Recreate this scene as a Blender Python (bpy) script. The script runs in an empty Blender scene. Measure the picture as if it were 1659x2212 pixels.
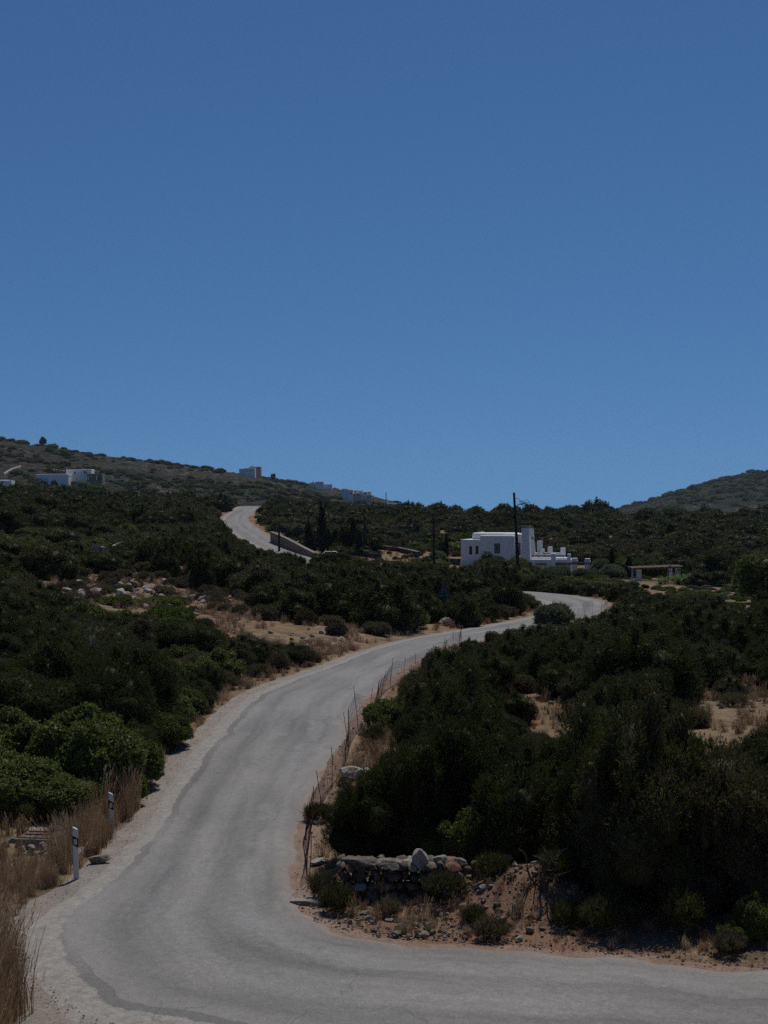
import bpy, math, random
import numpy as np
from mathutils import Vector, Matrix
random.seed(7); RNG = np.random.default_rng(11)
R = math.radians
scene = bpy.context.scene
COL = scene.collection
F = 3072.0      # focal length expressed in rows of a 2212-row picture: x/y*F+829.5 is where a point lies across the view

# ------------------------------------------------------------------ noise
def _hash(ix, iy, s):
    h = (ix.astype(np.int64) * 374761393 + iy.astype(np.int64) * 668265263 + s * 2147483647 + 1013904223) & 0xffffffff
    h = ((h ^ (h >> 13)) * 1274126177) & 0xffffffff
    return ((h ^ (h >> 16)) & 0xffff) / 65535.0
def vnoise(x, y, s=0):
    x = np.asarray(x, float); y = np.asarray(y, float)
    ix = np.floor(x); iy = np.floor(y); fx = x - ix; fy = y - iy
    fx = fx * fx * (3 - 2 * fx); fy = fy * fy * (3 - 2 * fy)
    a = _hash(ix, iy, s); b = _hash(ix + 1, iy, s); c = _hash(ix, iy + 1, s); d = _hash(ix + 1, iy + 1, s)
    return (a + (b - a) * fx) * (1 - fy) + (c + (d - c) * fx) * fy
def fbm(x, y, s=0, o=4):
    t = 0; a = .5
    for k in range(o):
        t = t + a * vnoise(np.asarray(x) * 2 ** k, np.asarray(y) * 2 ** k, s + k * 17); a *= .5
    return t
def sstep(a, b, x):
    t = np.clip((x - a) / (b - a), 0, 1); return t * t * (3 - 2 * t)

# ------------------------------------------------------------------ terrain
US = [-1200, 0, 400, 830, 1250, 1659, 2900]
ROWS = {  # distance: heights over the seven directions
 20:  [-8.1]*7, 30: [-8.0, -8.1, -8.1, -8.15, -8.0, -7.9, -7.9],
 45:  [-6.6, -7.3, -7.7, -7.8, -7.8, -7.8, -7.6], 60: [-5.6, -6.5, -7.1, -7.4, -7.7, -7.8, -7.6],
 80:  [-4.6, -5.6, -6.4, -7.3, -7.6, -7.9, -7.8], 110: [-3.0, -4.2, -5.4, -7.2, -7.5, -8.0, -8.2],
 150: [-1.0, -2.2, -4.0, -6.9, -7.5, -8.0, -8.4], 180: [.6, -.6, -2.8, -6.4, -7.2, -7.6, -8.0],
 220: [2.4, 1.2, -1.2, -4.4, -5.8, -6.0, -6.0], 270: [4, 2.6, 1.0, -2.0, -3.6, -3.8, -3.6],
 330: [5, 3.0, 1.0, -.5, -1.3, -1.3, -1.0], 350: [5, 2.6, .4, -.6, -1.4, -1.5, -1.2], 420: [6, 0, -5, -9, -10, -10, -9]}
DS = sorted(ROWS)
LSK = ([-1200, -400, 0, 90, 170, 260, 340, 400, 500, 560, 620, 700, 760, 830, 870, 950, 1000, 2900],
       [840, 885, 937, 950, 966, 982, 994, 1003, 1017, 1025, 1040, 1053, 1063, 1082, 1093, 1110, 1118, 1140])
RSK = ([-1200, 1150, 1320, 1380, 1450, 1520, 1600, 1659, 1800, 2100, 2900],
       [1150, 1140, 1108, 1090, 1067, 1045, 1024, 1016, 1003, 990, 985])
gu = np.arange(-1200, 2901, 25.); gl = np.arange(math.log(20), math.log(5200), .03)
def _table():
    T = np.zeros((len(gl), len(gu)))
    rows = np.array([np.interp(gu, US, ROWS[d]) for d in DS])
    for j in range(len(gu)):
        T[:, j] = np.interp(gl, np.log(DS), rows[:, j])
    D = np.exp(gl)[:, None]
    zl = (1106 - np.interp(gu, *LSK)) / F * 900
    zr = (1106 - np.interp(gu, *RSK)) / F * 1600
    base = -10.
    tl = np.clip((D - 420) / 480, 0, 1)
    hl = base + (zl - base) * np.where(D < 900, tl ** 1.15, np.clip(1 - (D - 900) / 900, 0, 1) ** 1.5)
    hl = hl + 6.2 * np.exp(-((gu[None, :] - 165) / 170) ** 4) * np.exp(-((D - 615) / 75) ** 2)
    tr = np.clip((D - 900) / 700, 0, 1)
    hr = base + (zr - base) * np.where(D < 1600, sstep(0, 1, tr) * .5 + tr * .5, np.clip(1 - (D - 1600) / 1500, 0, 1))
    far = np.maximum(hl, hr)
    w = sstep(400, 440, D)
    T = T * (1 - w) + far * w
    k = np.array([1, 3, 4, 3, 1.]); k /= k.sum()
    for ax in (0, 1):
        P = np.pad(T, [(2, 2) if ax == 0 else (0, 0), (2, 2) if ax == 1 else (0, 0)], mode='edge')
        T = sum(k[i] * (P[i:i + T.shape[0], :] if ax == 0 else P[:, i:i + T.shape[1]]) for i in range(5))
    return T
TAB = _table()
def base_z(x, y):
    x = np.asarray(x, float); y = np.asarray(y, float)
    yy = np.maximum(y, 20.)
    u = np.clip(829.5 + F * x / yy, gu[0], gu[-1] - 1e-3)
    l = np.clip(np.log(yy), gl[0], gl[-1] - 1e-6)
    a = (u - gu[0]) / 25; b = (l - gl[0]) / .03
    i = np.clip(a.astype(int), 0, len(gu) - 2); j = np.clip(b.astype(int), 0, len(gl) - 2)
    fa = a - i; fb = b - j
    z = (TAB[j, i] * (1 - fa) + TAB[j, i + 1] * fa) * (1 - fb) + (TAB[j + 1, i] * (1 - fa) + TAB[j + 1, i + 1] * fa) * fb
    und = np.clip((yy - 20) / 60, 0.1, 1)
    z = z + (fbm(x / 14, y / 14, 3) - .47) * 1.0 * und + (fbm(x / 2.3, y / 2.3, 5, 3) - .44) * .22
    far = sstep(420, 700, yy)
    z = z + far * ((fbm(x / 90, y / 90, 8) - .47) * 9 + (fbm(x / 16, y / 16, 9) - .47) * 2.2)
    # bank the viewer stands on
    bank = -1.6 - .43 * np.maximum(y, 0) + .1 * np.maximum(-y, 0)
    z = np.where(y < 20, np.maximum(z, bank), z)
    # earth mound and the scooped hollow in front of the dry stone wall
    z = z + .75 * np.exp(-((x - 3.0) / 1.15) ** 2 - ((y - 29.3) / 1.1) ** 2)
    z = z - .28 * np.exp(-((x - .35) / .9) ** 2 - ((y - 28.7) / .45) ** 2)
    z = z + .45 * np.exp(-((x + .2) / .6) ** 2 - ((y - 42.5) / 4.5) ** 2)
    z = z + .35 * np.exp(-((x + .2) / .7) ** 2 - ((y - 49) / 3) ** 2)
    return z

# ------------------------------------------------------------------ road edges (left edge, right edge, height)
PAIRS = [  # Lx, Ly, Rx, Ry, z
 (60, 12, 60, 17.5, -8.1), (30, 16.5, 31, 21.5, -8.1), (15, 18.8, 16, 23.4, -8.1), (7, 19.9, 7.4, 25.0, -8.1), (1, 20.6, 2.8, 26.35, -8.1),
 (-4.1, 22.2, .2, 26.75, -8.1), (-6.2, 24.9, -1.0, 27.7, -8.1), (-6.9, 28.2, -1.65, 28.9, -8.1), (-6.45, 31.6, -2.05, 30.8, -8.1),
 (-6.3, 34.5, -2.15, 33.9, -8.1), (-6.2, 38.1, -2.12, 38.1, -8.07), (-6.3, 41.8, -1.93, 41.8, -7.95), (-6.15, 46.9, -1.55, 46.5, -7.7),
 (-5.3, 56.9, -.65, 56.0, -7.3), (-2.9, 67.1, .75, 65.3, -7.3), (-.46, 76.3, 3.3, 77.4, -7.3), (2.4, 83.7, 6.2, 82, -7.3),
 (6.5, 91.2, 10.3, 89.3, -7.3), (10.9, 100.2, 14.5, 98.0, -7.3), (12.3, 106, 16.4, 105.5, -7.25), (12.9, 112, 17.6, 112.5, -7.2),
 (12.2, 116.5, 17.0, 119.5, -7.15), (9.5, 121.5, 13.4, 126.8, -7.1), (3.5, 127, 6.5, 132, -7.1), (-2.5, 138, 1.5, 141, -7.0),
 (-8, 157, -4, 159, -6.7), (-12, 178, -7.5, 180, -6.3), (-16.3, 199, -12.2, 200, -5.6), (-22.8, 221, -18.0, 222, -3.7),
 (-27.8, 243, -23.3, 246, -1.5), (-27.6, 262, -23.6, 262, .35), (-28.5, 275, -24, 276, .9), (-30, 300, -26, 300, 1.0), (-33, 340, -29, 340, -1.5), (-38, 400, -34, 400, -7)]
def catmull(P, seg):
    P = np.array(P, float); out = []
    Q = np.vstack([2 * P[0] - P[1], P, 2 * P[-1] - P[-2]])
    for i in range(1, len(Q) - 2):
        p0, p1, p2, p3 = Q[i - 1], Q[i], Q[i + 1], Q[i + 2]
        n = seg(p1, p2)
        for t in np.arange(n) / n:
            out.append(.5 * ((2 * p1) + (-p0 + p2) * t + (2 * p0 - 5 * p1 + 4 * p2 - p3) * t ** 2 + (-p0 + 3 * p1 - 3 * p2 + p3) * t ** 3))
    out.append(Q[-2]); return np.array(out)
def _seg(a, b):
    c = math.hypot(a[0] - b[0], a[1] - b[1]); st = .3 if a[1] < 70 else .8
    return max(3, int(c / st))
RD = catmull(PAIRS, _seg)
RC = (RD[:, 0:2] + RD[:, 2:4]) / 2; RW = np.hypot(RD[:, 0] - RD[:, 2], RD[:, 1] - RD[:, 3]) / 2; RZ = RD[:, 4]
RS = np.concatenate([[0], np.cumsum(np.hypot(*np.diff(RC, axis=0).T))])
def road_info(x, y):
    """distance beyond the road edge (negative on the road) and road height at the nearest place"""
    x = np.atleast_1d(np.asarray(x, float)).ravel(); y = np.atleast_1d(np.asarray(y, float)).ravel()
    dist = np.full(x.shape, 99.); rz = np.zeros(x.shape)
    m = np.where((y > 0) & (y < 410) & (x > -60) & (x < 75))[0]
    sel = np.arange(0, len(RC), 2)
    for c in np.array_split(m, max(1, len(m) // 4000)):
        if len(c) == 0: continue
        d = np.hypot(x[c][:, None] - RC[sel, 0], y[c][:, None] - RC[sel, 1])
        k = d.argmin(1); dist[c] = d[np.arange(len(c)), k] - RW[sel][k]; rz[c] = RZ[sel][k]
    return dist, rz
def ground_z(x, y):
    shp = np.shape(x); x = np.atleast_1d(np.asarray(x, float)).ravel(); y = np.atleast_1d(np.asarray(y, float)).ravel()
    z = base_z(x, y); d, rz = road_info(x, y)
    drop = np.where(y > 90, .16, .09)
    w = 1 - sstep(.25, np.where(y > 120, 7., 2.6), d)
    z = z * (1 - w) + (rz - drop) * w
    # small raised lip of loose earth along the edge
    z = z + .09 * np.exp(-((d - 1.3) / .5) ** 2) * (fbm(x / 1.1, y / 1.1, 21, 2))
    return z.reshape(shp) if shp else float(z[0])

# ------------------------------------------------------------------ materials
def new_mat(name):
    m = bpy.data.materials.new(name); m.use_nodes = True
    nt = m.node_tree; b = nt.nodes['Principled BSDF']; b.inputs['Specular IOR Level'].default_value = .25
    return m, nt, b
def N(nt, t, **kw):
    n = nt.nodes.new(t)
    for k, v in kw.items():
        if k in n.inputs: n.inputs[k].default_value = v
        else: setattr(n, k, v)
    return n
def noise(nt, scale, detail=4, rough=.6, vec=None, dist=0):
    n = N(nt, 'ShaderNodeTexNoise', Scale=scale, Detail=detail, Roughness=rough, Distortion=dist)
    if vec is not None: nt.links.new(vec, n.inputs['Vector'])
    return n.outputs['Fac']
def ramp(nt, fac, stops):
    n = nt.nodes.new('ShaderNodeValToRGB'); cr = n.color_ramp
    while len(cr.elements) < len(stops): cr.elements.new(.5)
    for e, (p, c) in zip(cr.elements, stops):
        e.position = p; e.color = (c, c, c, 1) if isinstance(c, (int, float)) else (*c, 1)
    nt.links.new(fac, n.inputs[0]); return n.outputs[0]
def mix(nt, fac, a, b, mode='MIX'):
    n = nt.nodes.new('ShaderNodeMix'); n.data_type = 'RGBA'; n.blend_type = mode
    for q, v in ((0, fac), (6, a), (7, b)):
        s = n.inputs[q]
        if isinstance(v, (int, float)): s.default_value = v if q == 0 else (v, v, v, 1)
        elif isinstance(v, tuple): s.default_value = (*v, 1)
        else: nt.links.new(v, s)
    return n.outputs[2]
def math_(nt, op, a, b=None, c=None):
    n = nt.nodes.new('ShaderNodeMath'); n.operation = op
    for i, v in enumerate((a, b, c)):
        if v is None: continue
        if isinstance(v, (int, float)): n.inputs[i].default_value = v
        else: nt.links.new(v, n.inputs[i])
    return n.outputs[0]
def bump(nt, b, h, dist=.05, strength=.6):
    n = N(nt, 'ShaderNodeBump', Distance=dist, Strength=strength)
    nt.links.new(h, n.inputs['Height']); nt.links.new(n.outputs[0], b.inputs['Normal'])
def pos(nt): return nt.nodes.new('ShaderNodeNewGeometry').outputs['Position']

def simple_mat(name, ca, cb, scale=6, rough=.85, bd=.01, spec=.25):
    m, nt, b = new_mat(name)
    tc = nt.nodes.new('ShaderNodeTexCoord').outputs['Object']
    f = noise(nt, scale, 5, .65, tc)
    c = ramp(nt, f, [(.3, ca), (.7, cb)])
    nt.links.new(c, b.inputs['Base Color']); b.inputs['Roughness'].default_value = rough; b.inputs['Specular IOR Level'].default_value = spec
    bump(nt, b, noise(nt, scale * 5, 3, .6, tc), bd)
    return m
def leaf_mat(name, ca, cb, cc=None, rough=.6, spec=.2, trans=.3, tint=(1.25, 1.35, .75)):
    m, nt, b = new_mat(name)
    oi = nt.nodes.new('ShaderNodeObjectInfo').outputs['Random']
    f = noise(nt, 1.3, 3, .6, pos(nt))
    f2 = math_(nt, 'ADD', math_(nt, 'MULTIPLY', f, .7), math_(nt, 'MULTIPLY', oi, .5))
    st = [(.3, ca), (.72, cb)] + ([(.84, cc)] if cc else [])
    c = ramp(nt, f2, st)
    tc = nt.nodes.new('ShaderNodeTexCoord').outputs['Object']
    g = ramp(nt, noise(nt, 16, 3, .6, tc), [(.3, .45), (.7, 1.6)])
    c = mix(nt, 1.0, c, g, 'MULTIPLY')
    nt.links.new(c, b.inputs['Base Color']); b.inputs['Roughness'].default_value = rough; b.inputs['Specular IOR Level'].default_value = spec
    # thin leaves let some light through
    tl = nt.nodes.new('ShaderNodeBsdfTranslucent'); ms = nt.nodes.new('ShaderNodeMixShader'); ms.inputs[0].default_value = trans
    nt.links.new(mix(nt, 1.0, c, tint, 'MULTIPLY'), tl.inputs[0]); nt.links.new(b.outputs[0], ms.inputs[1]); nt.links.new(tl.outputs[0], ms.inputs[2])
    nt.links.new(ms.outputs[0], nt.nodes['Material Output'].inputs['Surface'])
    return m
M = {}
M['juniper'] = leaf_mat('juniper_foliage', (.034, .040, .014), (.056, .062, .024), (.085, .074, .045), .6, .09)
M['lentisk'] = leaf_mat('lentisk_foliage', (.075, .095, .022), (.12, .14, .04), None, .55, .2)
M['spurge'] = leaf_mat('spurge_foliage', (.07, .10, .02), (.10, .12, .03), None, .8, .05)
M['cushion'] = leaf_mat('cushion_foliage', (.065, .056, .046), (.11, .092, .072), (.14, .115, .08), .9, .1)
M['olive'] = leaf_mat('olive_foliage', (.07, .09, .065), (.13, .15, .11), None, .6, .3)
M['cypress'] = leaf_mat('cypress_foliage', (.010, .016, .008), (.018, .025, .011), None, .9, .05)
M['thyme'] = leaf_mat('thyme_foliage', (.045, .05, .022), (.08, .075, .04), None, .9, .1)
M['flower_violet'] = leaf_mat('violet_flowers', (.16, .11, .22), (.24, .17, .32), None, .9, .1)
M['flower_yellow'] = leaf_mat('yellow_flowers', (.28, .19, .07), (.36, .26, .09), None, .9, .1)
M['grass'] = leaf_mat('dry_grass_blades', (.25, .165, .10), (.38, .27, .175), (.54, .43, .31), .8, .1, .3, (1, .92, .8))
M['grass_green'] = leaf_mat('green_grass_blades', (.04, .06, .02), (.07, .09, .03), None, .8, .1)
M['agave'] = leaf_mat('agave_leaves', (.05, .09, .04), (.14, .17, .08), None, .6, .3)
M['bark'] = simple_mat('bark', (.05, .04, .03), (.11, .09, .07), 9, .95, .02)
M['deadwood'] = simple_mat('dead_wood', (.10, .09, .085), (.2, .185, .17), 12, .95, .01)
M['plaster'] = simple_mat('white_plaster', (.74, .735, .72), (.81, .805, .79), 1.2, .9, .02)
M['plaster_far'] = simple_mat('brightened_far_plaster', (.76, .755, .74), (.84, .83, .81), .4, .9, .02)  # colour lightened to make up for missing light on the far house fronts
M['plaster_cream'] = simple_mat('cream_plaster', (.40, .36, .31), (.48, .44, .38), 1.2, .9, .02)
M['pink'] = simple_mat('pink_plaster', (.34, .20, .19), (.42, .26, .24), 1.5, .9, .01)
M['shutter'] = simple_mat('grey_shutter', (.10, .11, .12), (.13, .14, .15), 3, .6, .003)
M['recess'] = simple_mat('window_dark', (.02, .022, .026), (.035, .038, .045), 3, .3, .001, .5)
M['glass'], _nt, _b = new_mat('window_glass'); _b.inputs['Base Color'].default_value = (.02, .025, .03, 1); _b.inputs['Roughness'].default_value = .08; _b.inputs['Specular IOR Level'].default_value = .5
M['timber'] = simple_mat('dark_timber', (.045, .032, .022), (.09, .062, .042), 6, .85, .01)
M['timber_tan'] = simple_mat('tan_timber', (.12, .08, .05), (.2, .14, .085), 6, .85, .01)
M['pole'] = simple_mat('creosoted_pole', (.016, .012, .010), (.03, .022, .018), 5, .8, .01)
M['galv'] = simple_mat('galvanised_steel', (.22, .23, .24), (.32, .33, .34), 14, .5, .002)
M['blue_steel'] = simple_mat('sign_back', (.035, .06, .085), (.05, .08, .11), 10, .5, .002)
M['rust'] = simple_mat('rusty_steel', (.030, .018, .012), (.075, .04, .024), 20, .9, .002)
M['wire'] = simple_mat('black_cable', (.01, .01, .01), (.02, .02, .02), 5, .6, .001)
M['plastic'] = simple_mat('white_plastic_post', (.58, .57, .56), (.70, .69, .68), 4, .55, .001)
M['black'] = simple_mat('black_band', (.008, .008, .009), (.015, .015, .016), 8, .5, .001)
M['reflector'] = simple_mat('reflector', (.42, .43, .45), (.52, .53, .55), 30, .3, .002, .6)
M['concrete'] = simple_mat('concrete', (.20, .175, .15), (.30, .265, .225), 3, .95, .01)
M['rust_plate'] = simple_mat('rust_plate', (.12, .09, .08), (.18, .14, .12), 3, .8, .004)
M['carpaint'] = simple_mat('white_car_paint', (.5, .5, .5), (.55, .55, .55), 2, .3, .0005, .5)
M['rubber'] = simple_mat('rubber', (.015, .015, .015), (.025, .025, .025), 9, .9, .002)

def stone_mat(name, ca, cb, cc):
    m, nt, b = new_mat(name)
    tc = nt.nodes.new('ShaderNodeTexCoord').outputs['Object']
    oi = nt.nodes.new('ShaderNodeObjectInfo').outputs['Random']
    f = math_(nt, 'ADD', noise(nt, 2.2, 5, .65, tc), math_(nt, 'MULTIPLY', math_(nt, 'SUBTRACT', oi, .5), .25))
    c = ramp(nt, f, [(.3, ca), (.5, cb), (.72, cc)])
    sp = ramp(nt, noise(nt, 14, 4, .7, tc), [(.40, .5), (.5, 1.), (.8, 1.15)])
    c = mix(nt, .8, c, sp, 'MULTIPLY')
    nt.links.new(c, b.inputs['Base Color']); b.inputs['Roughness'].default_value = .95
    bump(nt, b, noise(nt, 7, 8, .7, tc), .06, 1)
    return m
M['stone'] = stone_mat('limestone', (.27, .24, .20), (.42, .38, .33), (.60, .56, .50))
M['stone_dark'] = stone_mat('weathered_stone', (.10, .08, .06), (.20, .165, .135), (.36, .32, .27))
M['stone_red'] = stone_mat('iron_stained_stone', (.18, .085, .05), (.30, .18, .12), (.46, .36, .28))
def wallmat(name, scale, ca, cb, mortar):
    m, nt, b = new_mat(name)
    tc = nt.nodes.new('ShaderNodeTexCoord').outputs['Object']
    v = N(nt, 'ShaderNodeTexVoronoi', Scale=scale); nt.links.new(tc, v.inputs['Vector'])
    v2 = N(nt, 'ShaderNodeTexVoronoi', Scale=scale, feature='DISTANCE_TO_EDGE'); nt.links.new(tc, v2.inputs['Vector'])
    s = nt.nodes.new('ShaderNodeSeparateColor'); nt.links.new(v.outputs['Color'], s.inputs[0])
    c = ramp(nt, s.outputs[0], [(.1, ca), (.9, cb)])
    e = ramp(nt, v2.outputs['Distance'], [(.02, 0.), (.08, 1.)])
    c = mix(nt, e, mortar, c)
    c = mix(nt, .6, c, ramp(nt, noise(nt, 6, 5, .7, tc), [(.3, .5), (.7, 1.3)]), 'MULTIPLY')
    nt.links.new(c, b.inputs['Base Color']); b.inputs['Roughness'].default_value = .95
    bump(nt, b, e, .06, .8); return m
M['wall_stone'] = wallmat('rubble_wall', 3.2, (.19, .16, .125), (.34, .29, .23), (.15, .13, .11))
M['wall_dark'] = wallmat('dark_rubble_wall', 3.2, (.05, .045, .04), (.13, .115, .1), (.03, .027, .025))

# ground: ochre soil, dry litter, pebbles, darker scrub litter
def ground_mat():
    m, nt, b = new_mat('dry_ground'); p = pos(nt)
    big = noise(nt, .09, 5, .6, p)
    c = ramp(nt, big, [(.35, (.23, .145, .08)), (.5, (.275, .19, .115)), (.65, (.20, .155, .10))])
    mid = noise(nt, .9, 6, .7, p)
    c = mix(nt, ramp(nt, mid, [(.45, 0.), (.62, 1.)]), c, (.14, .10, .065))
    pale = ramp(nt, noise(nt, .35, 6, .75, p), [(.60, 0.), (.68, 1.)])
    c = mix(nt, math_(nt, 'MULTIPLY', pale, .7), c, (.40, .34, .28))
    fine = noise(nt, 14, 6, .75, p)
    c = mix(nt, .85, c, ramp(nt, fine, [(.3, .35), (.5, 1.), (.7, 1.7)]), 'MULTIPLY')
    v = N(nt, 'ShaderNodeTexVoronoi', Scale=9.); nt.links.new(p, v.inputs['Vector'])
    st = ramp(nt, v.outputs['Distance'], [(.12, 1.), (.2, 0.)])
    st = math_(nt, 'MULTIPLY', st, ramp(nt, noise(nt, 2.3, 3, .6, p), [(.5, 0.), (.6, 1.)]))
    c = mix(nt, st, c, (.42, .36, .31))
    # red earth turned over at the road corner
    ds = nt.nodes.new('ShaderNodeVectorMath'); ds.operation = 'DISTANCE'; nt.links.new(p, ds.inputs[0]); ds.inputs[1].default_value = (3.0, 28.6, -7.6)
    red = ramp(nt, math_(nt, 'ADD', math_(nt, 'MULTIPLY', ds.outputs['Value'], .1), math_(nt, 'MULTIPLY', mid, .1)), [(.30, 1.), (.48, 0.)])
    c = mix(nt, math_(nt, 'MULTIPLY', red, .6), c, mix(nt, fine, (.16, .075, .045), (.40, .23, .16)))
    nt.links.new(c, b.inputs['Base Color']); b.inputs['Roughness'].default_value = 1; b.inputs['Specular IOR Level'].default_value = .1
    bump(nt, b, math_(nt, 'ADD', fine, st), .05, 1); return m
M['ground'] = ground_mat()
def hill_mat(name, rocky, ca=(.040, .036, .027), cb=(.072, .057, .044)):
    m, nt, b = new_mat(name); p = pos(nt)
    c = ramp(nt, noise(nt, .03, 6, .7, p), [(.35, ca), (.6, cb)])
    spots = ramp(nt, noise(nt, .22, 5, .75, p), [(.47, 0.), (.56, 1.)])
    c = mix(nt, spots, c, (.025, .030, .018))
    rk = ramp(nt, noise(nt, .35, 6, .8, p), [(.55, 0.), (.61, 1.)])
    rk = math_(nt, 'MULTIPLY', rk, ramp(nt, noise(nt, .012, 3, .5, p), [(.45, 0.), (.6, 1.)]))
    c = mix(nt, math_(nt, 'MULTIPLY', rk, rocky), c, (.36, .30, .25))
    nt.links.new(c, b.inputs['Base Color']); b.inputs['Roughness'].default_value = 1; b.inputs['Specular IOR Level'].default_value = .05
    bump(nt, b, spots, 1.0, .8); return m
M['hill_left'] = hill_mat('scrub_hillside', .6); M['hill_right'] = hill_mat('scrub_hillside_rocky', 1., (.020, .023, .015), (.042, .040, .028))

def road_mat():
    m, nt, b = new_mat('worn_asphalt')
    uv = nt.nodes.new('ShaderNodeUVMap').outputs[0]; p = pos(nt)
    sx = nt.nodes.new('ShaderNodeSeparateXYZ'); nt.links.new(uv, sx.inputs[0])
    al, ac = sx.outputs[0], sx.outputs[1]      # metres along, 0..1 across (0 = outer edge)
    wb = math_(nt, 'ADD', math_(nt, 'MULTIPLY', math_(nt, 'SUBTRACT', noise(nt, .3, 2, .5, p), .5), .03), math_(nt, 'MULTIPLY', math_(nt, 'SUBTRACT', noise(nt, 2.6, 6, .85, p), .5), .075))
    acn = math_(nt, 'ADD', ac, wb)
    c = ramp(nt, noise(nt, .25, 5, .6, p), [(.3, (.19, .182, .172)), (.7, (.235, .223, .210))])
    # streaks that follow the traffic
    st = nt.nodes.new('ShaderNodeCombineXYZ'); nt.links.new(math_(nt, 'MULTIPLY', al, .10), st.inputs[0]); nt.links.new(math_(nt, 'MULTIPLY', ac, 5.), st.inputs[1])
    s = noise(nt, 1.4, 5, .6, st.outputs[0], .3)
    c = mix(nt, .9, c, ramp(nt, s, [(.3, .70), (.5, 1.), (.72, 1.2)]), 'MULTIPLY')
    tr = ramp(nt, math_(nt, 'ADD', ac, math_(nt, 'MULTIPLY', wb, .8)), [(.16, 1.06), (.30, .84), (.40, 1.02), (.50, 1.1), (.58, 1.02), (.68, .85), (.80, 1.08)])
    c = mix(nt, .75, c, tr, 'MULTIPLY')
    # resurfaced pale band with broken edge close to the inner side
    pb = math_(nt, 'MULTIPLY', ramp(nt, acn, [(.70, 0.), (.712, 1.), (.80, 1.), (.83, 0.)]), ramp(nt, noise(nt, .5, 6, .75, p), [(.46, 0.), (.5, .8)]))
    c = mix(nt, math_(nt, 'MULTIPLY', pb, .45), c, (.27, .26, .25))
    # darker asphalt seam near the outer edge, gravelly pale asphalt outside of it
    seam = ramp(nt, acn, [(.125, 0.), (.129, 1.), (.168, 1.), (.171, 0.)])
    sp_ = nt.nodes.new('ShaderNodeSeparateXYZ'); nt.links.new(p, sp_.inputs[0])
    away = ramp(nt, math_(nt, 'MULTIPLY', math_(nt, 'ABSOLUTE', math_(nt, 'SUBTRACT', sp_.outputs[1], 28.8)), .1), [(.22, .12), (.42, 1.)])   # the strip is worn off round the apex
    seam = math_(nt, 'MULTIPLY', seam, away)
    c = mix(nt, math_(nt, 'MULTIPLY', seam, ramp(nt, noise(nt, .16, 3, .6, p), [(.36, .15), (.5, .62)])), c, (.125, .119, .112))
    outer = ramp(nt, acn, [(.118, 1.), (.124, 0.)])
    c = mix(nt, math_(nt, 'MULTIPLY', outer, .85), c, ramp(nt, noise(nt, 4, 6, .85, p), [(.35, (.22, .20, .175)), (.62, (.36, .33, .295))]))
    edge = ramp(nt, math_(nt, 'ADD', ac, math_(nt, 'MULTIPLY', wb, .6)), [(.90, 0.), (1.0, 1.)])
    c = mix(nt, math_(nt, 'MULTIPLY', edge, .6), c, (.27, .215, .175))
    # cracks
    v = N(nt, 'ShaderNodeTexVoronoi', Scale=.55, feature='DISTANCE_TO_EDGE')
    wp = nt.nodes.new('ShaderNodeVectorMath'); wp.operation = 'ADD'
    nn = N(nt, 'ShaderNodeTexNoise', Scale=1.2, Detail=5.); nt.links.new(p, nn.inputs['Vector']); nt.links.new(nn.outputs['Color'], wp.inputs[1]); nt.links.new(p, wp.inputs[0])
    nt.links.new(wp.outputs[0], v.inputs['Vector'])
    cr = math_(nt, 'MULTIPLY', ramp(nt, v.outputs['Distance'], [(.003, 1.), (.009, 0.)]), ramp(nt, noise(nt, .18, 2, .5, p), [(.46, 0.), (.56, .6)]))
    c = mix(nt, cr, c, (.11, .105, .10))
    # aggregate
    ag = noise(nt, 26, 5, .8, p)
    c = mix(nt, .8, c, ramp(nt, ag, [(.3, .55), (.5, 1.), (.68, 1.5)]), 'MULTIPLY')
    ag2 = noise(nt, 5.5, 6, .85, p)
    c = mix(nt, .5, c, ramp(nt, ag2, [(.35, .7), (.62, 1.22)]), 'MULTIPLY')
    nt.links.new(c, b.inputs['Base Color']); b.inputs['Roughness'].default_value = .85; b.inputs['Specular IOR Level'].default_value = .3
    bump(nt, b, math_(nt, 'ADD', ag, math_(nt, 'MULTIPLY', seam, -.6)), .015, .7); return m
M['road'] = road_mat()
def verge_mat():
    m, nt, b = new_mat('gravel_verge'); p = pos(nt)
    uv = nt.nodes.new('ShaderNodeUVMap').outputs[0]
    sx = nt.nodes.new('ShaderNodeSeparateXYZ'); nt.links.new(uv, sx.inputs[0])
    right = ramp(nt, sx.outputs[1], [(.4, 0.), (.6, 1.)])
    c = ramp(nt, noise(nt, 1.1, 6, .7, p), [(.35, (.25, .215, .185)), (.65, (.34, .295, .255))])
    c2 = ramp(nt, noise(nt, 1.1, 6, .7, p), [(.35, (.24, .155, .11)), (.65, (.33, .235, .18))])
    c = mix(nt, right, c, c2)
    g = noise(nt, 18, 6, .8, p)
    c = mix(nt, .9, c, ramp(nt, g, [(.32, .5), (.5, 1.), (.68, 1.45)]), 'MULTIPLY')
    nt.links.new(c, b.inputs['Base Color']); b.inputs['Roughness'].default_value = 1
    bump(nt, b, g, .04, 1); return m
M['verge'] = verge_mat()

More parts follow.
